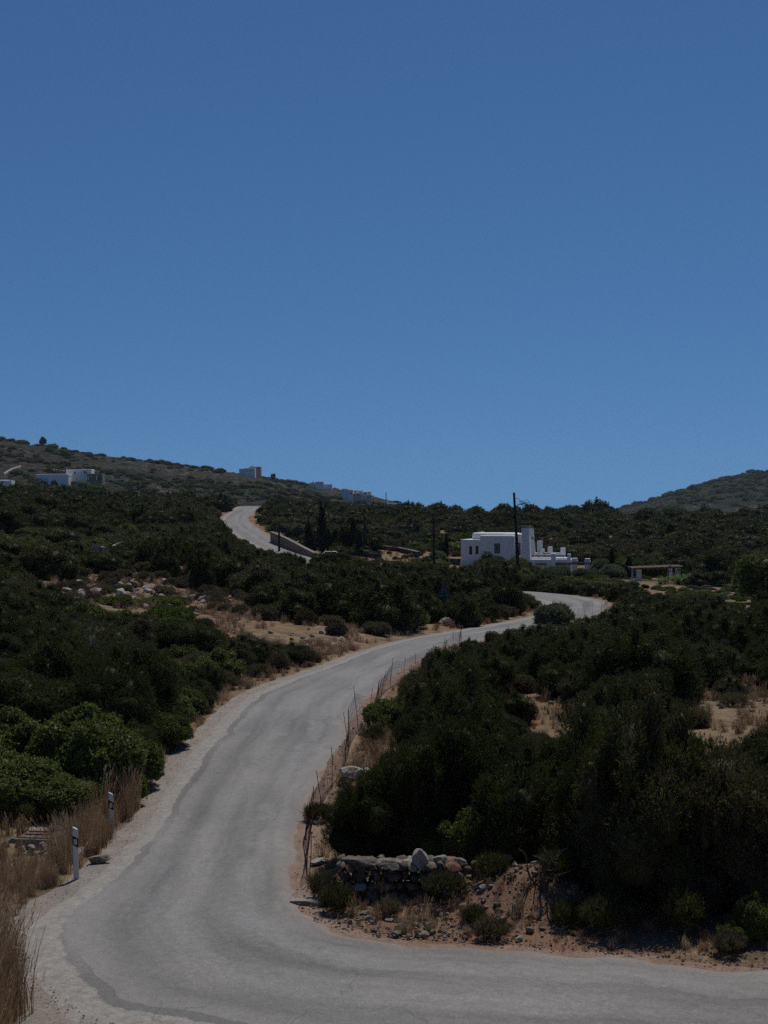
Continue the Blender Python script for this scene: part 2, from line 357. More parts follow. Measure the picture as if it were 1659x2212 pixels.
# ------------------------------------------------------------------ mesh helpers
def mesh_np(name, V, Fc, mats, midx=None, smooth=False, uv=None):
    """V (n,3) array; Fc: (m,k) array or list of lists"""
    me = bpy.data.meshes.new(name)
    V = np.asarray(V, dtype=np.float32)
    if isinstance(Fc, np.ndarray):
        k = Fc.shape[1]; n = len(Fc)
        me.vertices.add(len(V)); me.vertices.foreach_set('co', V.ravel())
        me.loops.add(n * k); me.loops.foreach_set('vertex_index', Fc.astype(np.int32).ravel())
        me.polygons.add(n); me.polygons.foreach_set('loop_start', np.arange(0, n * k, k, dtype=np.int32))
        me.update(calc_edges=True)
    else:
        me.from_pydata([tuple(map(float, v)) for v in V], [], [list(map(int, f)) for f in Fc]); me.update()
    for mt in (mats if isinstance(mats, (list, tuple)) else [mats]): me.materials.append(mt)
    if midx is not None: me.polygons.foreach_set('material_index', np.asarray(midx, dtype=np.int32))
    if smooth: me.polygons.foreach_set('use_smooth', np.ones(len(me.polygons), dtype=bool))
    if uv is not None:
        l = me.uv_layers.new(name='UVMap'); li = np.zeros(len(me.loops), dtype=np.int32); me.loops.foreach_get('vertex_index', li)
        l.data.foreach_set('uv', np.asarray(uv, dtype=np.float32)[li].ravel())
    return me
def link(name, me, parent=None, loc=None):
    o = bpy.data.objects.new(name, me); COL.objects.link(o)
    if parent: o.parent = parent
    if loc is not None: o.location = loc
    return o
def tag(o, label=None, cat=None, group=None, kind=None):
    if label: o['label'] = label
    if cat: o['category'] = cat
    if group: o['group'] = group
    if kind: o['kind'] = kind
    return o
def empty(name, loc, rz=0, **kw):
    o = bpy.data.objects.new(name, None); COL.objects.link(o); o.location = loc; o.rotation_euler = (0, 0, rz); o.empty_display_size = .2
    return tag(o, **kw)
class MB:
    def __init__(s): s.v = []; s.f = []
    def quadbox(s, lo, hi, rot=0, piv=(0, 0), taper=None):
        """box lo..hi; taper=(dx0,dx1,dy0,dy1) moves the top faces inwards"""
        x0, y0, z0 = lo; x1, y1, z1 = hi; t = taper or (0, 0, 0, 0)
        P = [(x0, y0, z0), (x1, y0, z0), (x1, y1, z0), (x0, y1, z0), (x0 + t[0], y0 + t[2], z1), (x1 - t[1], y0 + t[2], z1), (x1 - t[1], y1 - t[3], z1), (x0 + t[0], y1 - t[3], z1)]
        if rot:
            c, sn = math.cos(rot), math.sin(rot)
            P = [(piv[0] + (x - piv[0]) * c - (y - piv[1]) * sn, piv[1] + (x - piv[0]) * sn + (y - piv[1]) * c, z) for x, y, z in P]
        n = len(s.v); s.v += P
        s.f += [[n + i for i in q] for q in ((0, 3, 2, 1), (4, 5, 6, 7), (0, 1, 5, 4), (1, 2, 6, 5), (2, 3, 7, 6), (3, 0, 4, 7))]
        return s
    def tube(s, pts, rad, n=8, cap=True):
        pts = [Vector(p) for p in pts]; m = len(pts)
        rad = [rad] * m if isinstance(rad, (int, float)) else rad; b = len(s.v)
        for i, p in enumerate(pts):
            t = (pts[min(i + 1, m - 1)] - pts[max(i - 1, 0)]).normalized()
            a = t.cross(Vector((0, 0, 1)) if abs(t.z) < .9 else Vector((1, 0, 0))).normalized(); c = t.cross(a)
            for k in range(n):
                w = 2 * math.pi * k / n; s.v.append(tuple(p + (a * math.cos(w) + c * math.sin(w)) * rad[i]))
        for i in range(m - 1):
            for k in range(n):
                s.f.append([b + i * n + k, b + i * n + (k + 1) % n, b + (i + 1) * n + (k + 1) % n, b + (i + 1) * n + k])
        if cap: s.f.append([b + k for k in range(n)][::-1]); s.f.append([b + (m - 1) * n + k for k in range(n)])
        return s
    def poly(s, pts, th):
        """flat outline in the xz plane given thickness along y"""
        n = len(s.v); k = len(pts)
        s.v += [(x, -th / 2, z) for x, z in pts] + [(x, th / 2, z) for x, z in pts]
        s.f.append([n + i for i in range(k)]); s.f.append([n + k + i for i in range(k)][::-1])
        for i in range(k): s.f.append([n + i, n + k + i, n + k + (i + 1) % k, n + (i + 1) % k])
        return s
    def build(s, name, mat, parent=None, bevel=0, seg=3, loc=None, smooth=False):
        import bmesh
        me = mesh_np(name, s.v, s.f, mat, smooth=smooth)
        bm = bmesh.new(); bm.from_mesh(me); bmesh.ops.recalc_face_normals(bm, faces=bm.faces)
        if bevel: bmesh.ops.bevel(bm, geom=list(bm.edges), offset=bevel, segments=seg, affect='EDGES', profile=.5)
        bm.to_mesh(me); bm.free()
        return link(name, me, parent, loc)

def sphere_vf(nu=8, nv=6):
    V = [(0, 0, 1)]; Fq = []
    for j in range(1, nv):
        a = math.pi * j / nv
        for i in range(nu): V.append((math.sin(a) * math.cos(2 * math.pi * i / nu), math.sin(a) * math.sin(2 * math.pi * i / nu), math.cos(a)))
    V.append((0, 0, -1)); L = len(V) - 1
    T = []
    for i in range(nu): T.append((0, 1 + i, 1 + (i + 1) % nu, 1 + (i + 1) % nu))
    for j in range(nv - 2):
        for i in range(nu):
            a = 1 + j * nu + i; b_ = 1 + j * nu + (i + 1) % nu; T.append((a, a + nu, b_ + nu, b_))
    for i in range(nu): T.append((L, L - nu + (i + 1) % nu, L - nu + i, L - nu + i))
    return np.array(V), T

# ------------------------------------------------------------------ foliage
def unit(a): return a / np.maximum(np.linalg.norm(a, axis=1, keepdims=True), 1e-9)
def leaves(rng, lobes, ntuft, K, tl, ll, lw, a_n, a_up, spread, jitter=.3, depth=(.8, 1.05), low=-.35):
    """leaf faces gathered in tufts on the outside of a set of ellipsoids"""
    lobes = np.array(lobes, float); C = lobes[:, :3]; Rr = lobes[:, 3:]
    wgt = (Rr[:, 0] * Rr[:, 2]); wgt /= wgt.sum()
    got = []; n = 0
    for _ in range(12):
        k = rng.choice(len(lobes), size=ntuft * 2, p=wgt)
        d = unit(rng.normal(size=(ntuft * 2, 3))); ok = d[:, 2] > low; k = k[ok]; d = d[ok]
        P = C[k] + Rr[k] * d * rng.uniform(*depth, size=(len(k), 1))
        inside = np.zeros(len(P), bool)
        for c, r in zip(C, Rr):
            inside |= (((P - c) / r) ** 2).sum(1) < .55
        ok = (~inside) & (P[:, 2] > .02)
        got.append(np.hstack([P, unit(d / Rr[k])])[ok]); n += ok.sum()
        if n >= ntuft: break
    G = np.vstack(got)[:ntuft]; P = G[:, :3]; nrm = G[:, 3:]
    A = unit(nrm * a_n + np.array([0, 0, a_up]) + rng.normal(size=P.shape) * jitter)
    sc = rng.uniform(.6, 1.35, size=(len(P), 1))
    P = np.repeat(P, K, 0); A = np.repeat(A, K, 0); sc = np.repeat(sc, K, 0)
    B = P + A * rng.uniform(0, 1, size=(len(P), 1)) * tl * sc
    D = unit(A + rng.normal(size=A.shape) * spread)
    S = unit(np.cross(D, np.repeat(nrm, K, 0) + rng.normal(size=D.shape) * .55))
    L = ll * sc * rng.uniform(.6, 1.3, size=(len(P), 1)); W = lw * rng.uniform(.7, 1.3, size=(len(P), 1))
    V = np.stack([B, B + D * L * .5 - S * W * .5, B + D * L, B + D * L * .5 + S * W * .5], 1).reshape(-1, 3)
    Fq = np.arange(len(V)).reshape(-1, 4)
    return V, Fq
def cores(rng, lobes, s=.8):
    V0, T = sphere_vf(9, 7); Vs = []; Fs = []; n = 0
    for l in lobes:
        l = np.array(l); v = V0 * (1 + rng.uniform(-.16, .16, size=(len(V0), 1))) * l[3:] * s + l[:3]
        v[:, 2] = np.maximum(v[:, 2], .0)
        Vs.append(v); Fs.append(np.array(T) + n); n += len(v)
    return np.vstack(Vs), np.vstack(Fs)
def bush_mesh(name, mat, lobes, seed, core=.84, extra=None, **kw):
    rng = np.random.default_rng(seed)
    V, Fq = leaves(rng, lobes, **kw); parts = [(V, Fq)]; mi = [np.zeros(len(Fq), int)]
    mats = [mat]
    if core:
        Vc, Fc = cores(rng, lobes, core); parts.append((Vc, Fc)); mi.append(np.zeros(len(Fc), int))
    if extra:
        m2, kw2 = extra; V2, F2 = leaves(rng, lobes, **kw2); parts.append((V2, F2)); mats.append(m2); mi.append(np.ones(len(F2), int))
    off = 0; Va = []; Fa = []
    for v, f in parts: Va.append(v); Fa.append(f + off); off += len(v)
    Va = np.vstack(Va); Fa = np.vstack(Fa); mi = np.concatenate(mi)
    tri = Fa[:, 2] == Fa[:, 3]
    if tri.any():   # give the pole faces of the inner shapes a proper fourth corner
        Fl = [list(f[:3]) if t else list(f) for f, t in zip(Fa[tri], tri[tri])]
        q = Fa[~tri]; me = bpy.data.meshes.new(name)
        ls = np.concatenate([q.ravel(), np.array(Fl).ravel()]).astype(np.int32)
        st = np.concatenate([np.arange(len(q)) * 4, len(q) * 4 + np.arange(len(Fl)) * 3]).astype(np.int32)
        me.vertices.add(len(Va)); me.vertices.foreach_set('co', Va.astype(np.float32).ravel())
        me.loops.add(len(ls)); me.loops.foreach_set('vertex_index', ls)
        me.polygons.add(len(st)); me.polygons.foreach_set('loop_start', st); me.update(calc_edges=True)
        for mt in mats: me.materials.append(mt)
        me.polygons.foreach_set('material_index', np.concatenate([mi[~tri], mi[tri]]).astype(np.int32))
        return me
    return mesh_np(name, Va, Fa, mats, mi)

def juniper_lobes(rng, r=1.6, h=2.8, n=16, spires=9):
    L = []
    for i in range(n):
        a = rng.uniform(0, 6.28); q = math.sqrt(rng.uniform(0, 1)) * r * .72
        top = h * (1 - .55 * (q / r) ** 1.6) * rng.uniform(.62, 1.0)
        rr = rng.uniform(.28, .46) * r
        L.append((q * math.cos(a), q * math.sin(a), max(top - rr, rr * .5), rr, rr, rr * rng.uniform(.8, 1.25)))
    for i in range(7):   # skirt
        a = i * .9 + rng.uniform(0, .6); q = r * .66; rr = r * rng.uniform(.26, .38)
        L.append((q * math.cos(a), q * math.sin(a), rr * .9, rr, rr, rr * 1.1))
    for i in range(spires):
        a = rng.uniform(0, 6.28); q = math.sqrt(rng.uniform(0, 1)) * r * .8
        top = h * (1.06 - .5 * (q / r) ** 1.6) * rng.uniform(.7, 1.06); rr = r * rng.uniform(.06, .13)
        L.append((q * math.cos(a), q * math.sin(a), top - rr * 2.2, rr, rr, rr * 2.8))
    L.append((0, 0, h * .4, r * .6, r * .6, h * .38))
    return L
def dome_lobes(rng, r, h, n=9):
    L = [(0, 0, h * .35, r * .72, r * .72, h * .6)]
    for i in range(n):
        a = rng.uniform(0, 6.28); q = math.sqrt(rng.uniform(.1, 1)) * r * .65; rr = r * rng.uniform(.28, .45)
        L.append((q * math.cos(a), q * math.sin(a), max(h * (1 - .5 * (q / r) ** 2) * rng.uniform(.7, 1.) - rr * .8, rr * .4), rr, rr, rr * .9))
    return L
PR = {}   # prototypes: kind -> level -> list of (mesh, radius, height)
def protos():
    for lvl, (nt_, K, tl, ll, lw) in {'near': (7500, 12, .15, .060, .018), 'mid': (2800, 8, .16, .10, .040), 'far': (700, 6, .16, .17, .09)}.items():
        lst = []
        for v in range(4 if lvl != 'near' else 3):
            rng = np.random.default_rng(100 + v); lob = juniper_lobes(rng, spires=30 if lvl == 'near' else 16)
            lst.append((bush_mesh('juniper_foliage', M['juniper'], lob, 200 + v, ntuft=nt_, K=K, tl=tl, ll=ll, lw=lw, a_n=.75, a_up=.6, spread=.6, core=.78 if lvl == 'near' else .86), 1.6, 2.8))
        PR.setdefault('juniper', {})[lvl] = lst
    for lvl, (nt_, K, tl, ll, lw) in {'near': (4200, 9, .08, .06, .036), 'mid': (1700, 7, .10, .08, .05), 'far': (420, 6, .14, .16, .10)}.items():
        lst = []
        for v in range(3):
            rng = np.random.default_rng(300 + v); lob = dome_lobes(rng, 1.15, 1.3, 9) + [(q_ * math.cos(a_), q_ * math.sin(a_), max(.12, 1.42 * (1 - .45 * q_ ** 2) * w_ - .1), r_, r_, r_ * 1.1) for q_, a_, w_, r_ in zip(1.05 * np.sqrt(rng.random(26)), rng.uniform(0, 6.28, 26), rng.uniform(.45, 1.05, 26), rng.uniform(.10, .26, 26))]
            lst.append((bush_mesh('lentisk_foliage', M['lentisk'], lob, 400 + v, ntuft=nt_, K=K, tl=tl, ll=ll, lw=lw, a_n=.8, a_up=.4, spread=.9), 1.2, 1.4))
        PR.setdefault('lentisk', {})[lvl] = lst
    for lvl, (nt_, K, tl, ll, lw) in {'near': (1800, 8, .05, .09, .010), 'mid': (700, 6, .06, .12, .026), 'far': (160, 5, .08, .2, .08)}.items():
        lst = []
        for v in range(3):
            rng = np.random.default_rng(500 + v); lob = dome_lobes(rng, .6, .5, 6)
            lst.append((bush_mesh('cushion_foliage', M['cushion'], lob, 600 + v, ntuft=nt_, K=K, tl=tl, ll=ll, lw=lw, a_n=1, a_up=.4, spread=.4), .6, .5))
        PR.setdefault('cushion', {})[lvl] = lst
    for lvl, (nt_, K, tl, ll, lw) in {'near': (1600, 8, .05, .06, .03), 'mid': (700, 6, .08, .10, .06), 'far': (200, 5, .1, .2, .13)}.items():
        rng = np.random.default_rng(700); lob = dome_lobes(rng, 1.0, .5, 10)
        PR.setdefault('spurge', {})[lvl] = [(bush_mesh('spurge_foliage', M['spurge'], lob, 701, ntuft=nt_, K=K, tl=tl, ll=ll, lw=lw, a_n=.5, a_up=1, spread=.5), 1.0, .5)]
protos()
def trunk_mesh(seed, h=1.2, r=.09, n=4, sp=.5, mat=None):
    rng = random.Random(seed); b = MB()
    for i in range(n):
        a = rng.uniform(0, 6.28); s = rng.uniform(.2, sp); pts = []; x = rng.uniform(-.1, .1); y = rng.uniform(-.1, .1)
        for k in range(6):
            t = k / 5; pts.append((x + math.cos(a) * s * t ** 1.3 + rng.uniform(-.04, .04), y + math.sin(a) * s * t ** 1.3 + rng.uniform(-.04, .04), -.1 + h * t))
        b.tube(pts, [r * (1.1 - .8 * k / 5) for k in range(6)], 6)
    return mesh_np('trunk', b.v, b.f, mat or M['bark'], smooth=True)
TRUNKS = [trunk_mesh(i, 1.5, .09, 5, .7) for i in range(3)]

# ------------------------------------------------------------------ ground sheet
def make_ground():
    s = np.linspace(-1, 1, 560); X = np.sinh(s * 6.2) / math.sinh(6.2) * 1500
    ya = np.concatenate([np.linspace(-60, 14, 24), np.arange(15, 60, .28), 60 * np.exp(np.arange(1, 420) * .0102)])
    ya = ya[ya < 2600]
    XX, YY = np.meshgrid(X, ya); ZZ = ground_z(XX, YY)
    V = np.stack([XX, YY, ZZ], -1).reshape(-1, 3); nx = len(X); ny = len(ya)
    I = np.arange(nx * ny).reshape(ny, nx)
    Q = np.stack([I[:-1, :-1], I[:-1, 1:], I[1:, 1:], I[1:, :-1]], -1)
    def sub(name, j0, j1, mask, mat):
        q = Q[j0:j1].reshape(-1, 4)
        if mask is not None: q = q[mask[j0:j1].ravel()]
        used = np.unique(q); mp = np.full(len(V), -1); mp[used] = np.arange(len(used))
        return tag(link(name, mesh_np(name, V[used], mp[q], mat, smooth=True)), kind='structure')
    jr = np.searchsorted(ya, 425) ; right = (XX[:-1, :-1] + XX[1:, 1:]) / 2 > YY[:-1, :-1] * .115
    sub('ground', 0, jr, None, M['ground'])
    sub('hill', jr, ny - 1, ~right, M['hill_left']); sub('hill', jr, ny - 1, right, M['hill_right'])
make_ground()

def make_road():
    n = len(RD); k = 22
    L = RD[:, 0:2].copy(); Rt = RD[:, 2:4].copy()
    dirn = unit(Rt - L)
    L -= dirn * ((fbm(RS / 1.2, RS * 0, 31) - .47) * .55)[:, None]
    Rt += dirn * ((fbm(RS / 1.0, RS * 0 + 9, 32) - .47) * .55)[:, None]
    t = np.linspace(0, 1, k)
    P = L[:, None, :] * (1 - t)[None, :, None] + Rt[:, None, :] * t[None, :, None]
    Z = RZ[:, None] + .04 * (1 - (2 * t - 1) ** 2)[None] + (fbm(P[..., 0] / 3, P[..., 1] / 3, 33, 2) - .35) * .03
    Z[:, 0] -= .05; Z[:, -1] -= .05
    V = np.concatenate([P, Z[..., None]], -1).reshape(-1, 3)
    I = np.arange(n * k).reshape(n, k); Q = np.stack([I[:-1, :-1], I[:-1, 1:], I[1:, 1:], I[1:, :-1]], -1).reshape(-1, 4)
    UV = np.stack([np.repeat(RS, k), np.tile(t, n)], -1)
    tag(link('road', mesh_np('road', V, Q, M['road'], smooth=True, uv=UV)), kind='structure')
    # gravel verge under and beside it
    L = RD[:, 0:2]; Rt = RD[:, 2:4]
    exL = 1.0 + 2.6 * np.exp(-((RS - RS[np.argmin(np.hypot(L[:, 0] + 5, L[:, 1] - 23))]) / 3.2) ** 2) + .5 * (fbm(RS / 2, RS * 0, 41) - .5)
    exR = .75 + .4 * (fbm(RS / 2, RS * 0, 42) - .5)
    exL = np.where(RD[:, 1] > 190, .6, exL); exR = np.where(RD[:, 1] > 190, .6, exR)
    cols = [-1, -.55, -.2, .02, .5, .98, 1.3, 1.7, 2.0]; VV = []
    for c in cols:
        if c < 0: p = L + dirn * (exL * c)[:, None]; z = RZ - .035 - .10 * (-c) ** 2
        elif c > 1: p = Rt + dirn * (exR * (c - 1))[:, None]; z = RZ - .035 - .12 * (c - 1) ** 2
        else: p = L * (1 - c) + Rt * c; z = RZ - (.045 if 0 < c < 1 else .03) + 0 * RZ
        z = z + (fbm(p[:, 0] / .8, p[:, 1] / .8, 44, 3) - .44) * .05 * (c < 0 or c > 1)
        VV.append(np.concatenate([p, z[:, None]], 1))
    VV = np.stack(VV, 1); k = len(cols)
    I = np.arange(n * k).reshape(n, k); Q = np.stack([I[:-1, :-1], I[:-1, 1:], I[1:, 1:], I[1:, :-1]], -1).reshape(-1, 4)
    UV = np.stack([np.repeat(RS, k), np.tile(np.linspace(0, 1, k), n)], -1)
    tag(link('gravel_verge', mesh_np('gravel_verge', VV.reshape(-1, 3), Q, M['verge'], smooth=True, uv=UV)), kind='structure')
make_road()

# ================================================================== built things
def AT(u, v, d): return ((u - 829.5) / F * d, d, -(v - 1106) / F * d)
def GX(u, d): x = (u - 829.5) / F * d; return (x, d, ground_z(x, d))
def box_holes(lo, hi, holes, depth=.22):
    """box whose front (low y) face has rectangular recesses: holes = (x0, x1, z0, z1)"""
    b = MB(); x0, y0, z0 = lo; x1, y1, z1 = hi
    xs = sorted({x0, x1, *[h[0] for h in holes], *[h[1] for h in holes]}); zs = sorted({z0, z1, *[h[2] for h in holes], *[h[3] for h in holes]})
    idx = {}
    def v(x, y, z):
        k = (round(x, 5), round(y, 5), round(z, 5))
        if k not in idx: idx[k] = len(b.v); b.v.append((x, y, z))
        return idx[k]
    inh = lambda x, z: any(h[0] < x < h[1] and h[2] < z < h[3] for h in holes)
    for i in range(len(xs) - 1):
        for j in range(len(zs) - 1):
            if not inh((xs[i] + xs[i + 1]) / 2, (zs[j] + zs[j + 1]) / 2):
                b.f.append([v(xs[i], y0, zs[j]), v(xs[i + 1], y0, zs[j]), v(xs[i + 1], y0, zs[j + 1]), v(xs[i], y0, zs[j + 1])])
    for h in holes:
        hx = [x for x in xs if h[0] <= x <= h[1]]; hz = [z for z in zs if h[2] <= z <= h[3]]; yd = y0 + depth
        for k in range(len(hx) - 1):
            for z in (hz[0], hz[-1]): b.f.append([v(hx[k], y0, z), v(hx[k + 1], y0, z), v(hx[k + 1], yd, z), v(hx[k], yd, z)])
        for k in range(len(hz) - 1):
            for x in (hx[0], hx[-1]): b.f.append([v(x, y0, hz[k]), v(x, y0, hz[k + 1]), v(x, yd, hz[k + 1]), v(x, yd, hz[k])])
        b.f.append([v(x, yd, hz[0]) for x in hx] + [v(hx[-1], yd, z) for z in hz[1:]] + [v(x, yd, hz[-1]) for x in hx[::-1][1:]] + [v(hx[0], yd, z) for z in hz[::-1][1:-1]])
    b.f.append([v(x, y0, z1) for x in xs] + [v(x1, y1, z1), v(x0, y1, z1)])
    b.f.append([v(x, y0, z0) for x in xs] + [v(x1, y1, z0), v(x0, y1, z0)])
    b.f.append([v(x0, y0, z) for z in zs] + [v(x0, y1, z1), v(x0, y1, z0)])
    b.f.append([v(x1, y0, z) for z in zs] + [v(x1, y1, z1), v(x1, y1, z0)])
    b.f.append([v(x0, y1, z0), v(x1, y1, z0), v(x1, y1, z1), v(x0, y1, z1)])
    return b
def soft(o, w=.1, seg=3):
    m = o.modifiers.new('rounding', 'BEVEL'); m.width = w; m.segments = seg; m.limit_method = 'ANGLE'; m.angle_limit = R(35)
    for p in o.data.polygons: p.use_smooth = True
    n = o.modifiers.new('normals', 'WEIGHTED_NORMAL'); n.keep_sharp = False
    return o

# ---------------------------------------------------------------- the white house
def white_house():
    ang = R(-15); c, s = math.cos(ang), math.sin(ang)
    C = AT((1820 + 668 / 2.86) * .54, 1200, 175); zb = -7.6
    root = empty('white_house', (C[0], C[1], zb), ang, label='white cubic island house with two tapered chimneys and roof terrace beside the bend', cat='house')
    def lx(cx, y):
        k = ((1820 + cx / 2.86) * .54 - 829.5) / F
        return (k * (C[1] + y * c) - C[0] + y * s) / (c - k * s)
    def lz(cy, x, y):
        Y = C[1] + x * s + y * c
        return -((2080 + cy / 2.86) * .54 - 1106) / F * Y - zb
    def blk(name, x0, x1, top, y0, y1, bot=None, mat='plaster', bev=.1, parent=root, taper=None, holes=()):
        a, b_ = lx(x0, y0), lx(x1, y0); zt = lz(top, a, y0); z0 = 0 if bot is None else lz(bot, a, y0)
        if holes:
            hs = [(lx(h[0], y0), lx(h[1], y0), lz(h[3], a, y0), lz(h[2], a, y0)) for h in holes]
            o = box_holes((a, y0, z0), (b_, y1, zt), hs).build(name, M[mat], parent)
            return soft(o, bev), hs
        o = MB().quadbox((a, y0, z0), (b_, y1, zt), taper=taper).build(name, M[mat], parent)
        return soft(o, bev)
    mainw, hs = blk('wall', 286, 670, 178, 0, 6, holes=[(449, 514, 268, 382)])
    annex, hs2 = blk('annex_wall', 68, 300, 224, .12, 6.1, holes=[(162, 195, 300, 395), (236, 268, 296, 390)])
    sh = MB().quadbox((hs[0][0] + .003, .08, hs[0][2] + .003), (hs[0][1] - .003, .16, hs[0][3] - .003)).build('shutter', M['shutter'], root)
    for h in hs2:
        w = MB().quadbox((h[0] + .003, .12 + .15, h[2] + .003), (h[1] - .003, .12 + .20, h[3] - .003)).build('window', M['glass'], root)
        fr = MB()
        xm = (h[0] + h[1]) / 2
        for q in ((h[0] + .004, h[0] + .05), (h[1] - .05, h[1] - .004), (xm - .02, xm + .02)): fr.quadbox((q[0], .12 + .12, h[2] + .004), (q[1], .12 + .149, h[3] - .004))
        for q in ((h[2] + .004, h[2] + .05), (h[3] - .05, h[3] - .004)): fr.quadbox((h[0] + .051, .12 + .122, q[0]), (h[1] - .051, .12 + .147, q[1]))
        fr.build('frame', M['timber'], w)
    blk('roof', 194, 690, 146, 1.6, 5.6, bot=240, bev=.28)
    blk('rear_wall', 560, 775, 158, 1.4, 6.4, bev=.2)
    n = blk('arched_door', 728, 750, 262, 1.34, 1.5, bot=400, mat='shutter', bev=.02)
    # chimneys
    ch = blk('chimney', 757, 868, 88, -.35, .75, bev=.07, taper=(.04, .28, .1, .1))
    cap = blk('chimney_cap', 744, 852, 68, -.32, .70, bot=76, mat='concrete', bev=.015, parent=ch)
    for k in range(4):
        xx = 762 + k * 24; blk('cap_stub', xx, xx + 10, 76.5, -.18, -.06, bot=88, mat='stone', bev=.01, parent=ch); 
    ch2 = blk('chimney', 838, 912, 92, 2.5, 3.5, bot=420, bev=.06, taper=(.1, .27, .12, .12))
    blk('chimney_cap', 832, 890, 80, 2.55, 3.4, bot=87, mat='concrete', bev=.015, parent=ch2)
    for k in range(3): blk('cap_stub', 846 + k * 15, 853 + k * 15, 87.5, 2.7, 2.8, bot=95, mat='stone', bev=.01, parent=ch2)
    # roof terrace: pillars, parapets, timber rails
    blk('column', 938, 992, 236, 2.6, 3.3, bot=420, bev=.05)
    pg = blk('pergola_beam', 868, 1006, 207, 2.5, 2.7, bot=215, mat='timber', bev=.01)
    blk('pergola_beam', 868, 1006, 222, 3.15, 3.35, bot=231, mat='timber', bev=.01)
    for k in range(9): blk('pergola_pole', 872 + k * 15, 877 + k * 15, 202, 2.3, 3.5, bot=206, mat='timber', bev=.005)
    blk('parapet', 860, 1262, 372, 3.6, 3.95, bot=520, bev=.07)
    blk('parapet', 1120, 1130, 372, 3.0, 3.5, bot=520, bev=.07)
    for a, b_, t, y0 in ((1058, 1111, 305, 2.9), (1205, 1260, 318, 3.4), (990, 1020, 332, 3.35), (940, 993, 361, 1.8)):
        blk('terrace_post', a, b_, t, y0, y0 + .5, bot=520, bev=.09)
    for a, b_, t, y0 in ((872, 1098, 402, 1.2), (1150, 1288, 402, .6), (995, 1082, 378, 2.2), (990, 1094, 419, .8), (1113, 1228, 330, 3.55), (684, 752, 373, 1.15)):
        blk('rail', a, b_, t, y0, y0 + .1, bot=t + 9, mat='timber', bev=.01)
    blk('terrace_floor', 862, 1290, 432, .7, 3.55, bot=520, bev=.05)
    # lower storey towards the road bend
    blk('lower_wall', 866, 1142, 449, .05, 3.4, bev=.08)
    blk('lower_wall', 1143, 1322, 448, .55, 4.1, bev=.08)
    blk('terrace_post', 1097, 1150, 384, -.05, .5, bev=.09)
    blk('terrace_post', 1283, 1321, 388, .6, 1.1, bot=500, bev=.08)
    blk('pergola_beam', 920, 1046, 499, -.3, .02, bot=511, mat='timber', bev=.01)
    blk('pergola_beam', 1142, 1570, 491, -1.9, -1.65, bot=501, mat='timber', bev=.01)
    blk('pergola_beam', 1152, 1560, 504, -1.0, -.85, bot=516, mat='timber', bev=.01)
    for k in range(26): blk('pergola_pole', 1150 + k * 16, 1155 + k * 16, 486.5, -2.1, -.4, bot=490.5, mat='timber', bev=.004)
    for a, b_, t, y0 in ((1336, 1396, 436, -1.6), (1482, 1542, 441, -1.2)):
        col = blk('column', a, b_, t, y0, y0 + .6, bev=.08)
        blk('column_collar', a - 3, b_ + 3, t + 26, y0 - .03, y0 + .63, bot=t + 46, bev=.03, parent=col)
    blk('column', 1507, 1566, 518, -.9, -.3, bev=.08)
    blk('cream_wall', 1152, 1326, 522, .5, .56, bot=610, mat='plaster_cream', bev=.01)
    blk('garden_wall', 1028, 1062, 650, -4.6, -4.2, bev=.05)
    return root
white_house()

def far_house(name, label, cat, u0, u1, vt, vb, d, blocks, wins, mat='plaster', depth=7, frames=(), group=None):
    """simple stepped house far off; blocks: (u0,u1,vtop,dy,material); wins: (u0,u1,v0,v1,dy)"""
    zb = min(-(vb - 1106) / F * d, ground_z((u0 - 829.5) / F * d, d), ground_z((u1 - 829.5) / F * d, d + depth)) - .5
    x0 = (u0 - 829.5) / F * d
    root = empty(name, (x0, d, zb), 0, label=label, cat=cat, group=group)
    X = lambda u, dy=0: (u - 829.5) / F * (d + dy) - x0
    Z = lambda v, dy=0: -(v - 1106) / F * (d + dy) - zb
    for a, b_, t, dy, mt in blocks:
        hs = [(X(w[0], dy), X(w[1], dy), Z(w[3], dy), Z(w[2], dy)) for w in wins if w[4] == dy and a <= w[0] and w[1] <= b_]
        if hs:
            o = box_holes((X(a, dy), dy, 0), (X(b_, dy), dy + depth, Z(t, dy)), hs, .35).build('wall', M[mt], root)
            for h in hs: MB().quadbox((h[0] + .01, dy + .2, h[2] + .01), (h[1] - .01, dy + .3, h[3] - .01)).build('window', M['recess'], root)
        else: o = MB().quadbox((X(a, dy), dy, 0), (X(b_, dy), dy + depth, Z(t, dy))).build('wall', M[mt], root)
        soft(o, .15, 2)
    for a, b_, t, bt, dy, mt, nm in frames:
        MB().quadbox((X(a, dy), dy, Z(bt, dy)), (X(b_, dy), dy + .35, Z(t, dy))).build(nm, M[mt], root)
    return root
def V2(x, y): return ((100 + x / 3.607) * .54, (1850 + y / 3.607) * .54)
def vx(x): return V2(x, 0)[0]
def vy(y): return V2(0, y)[1]
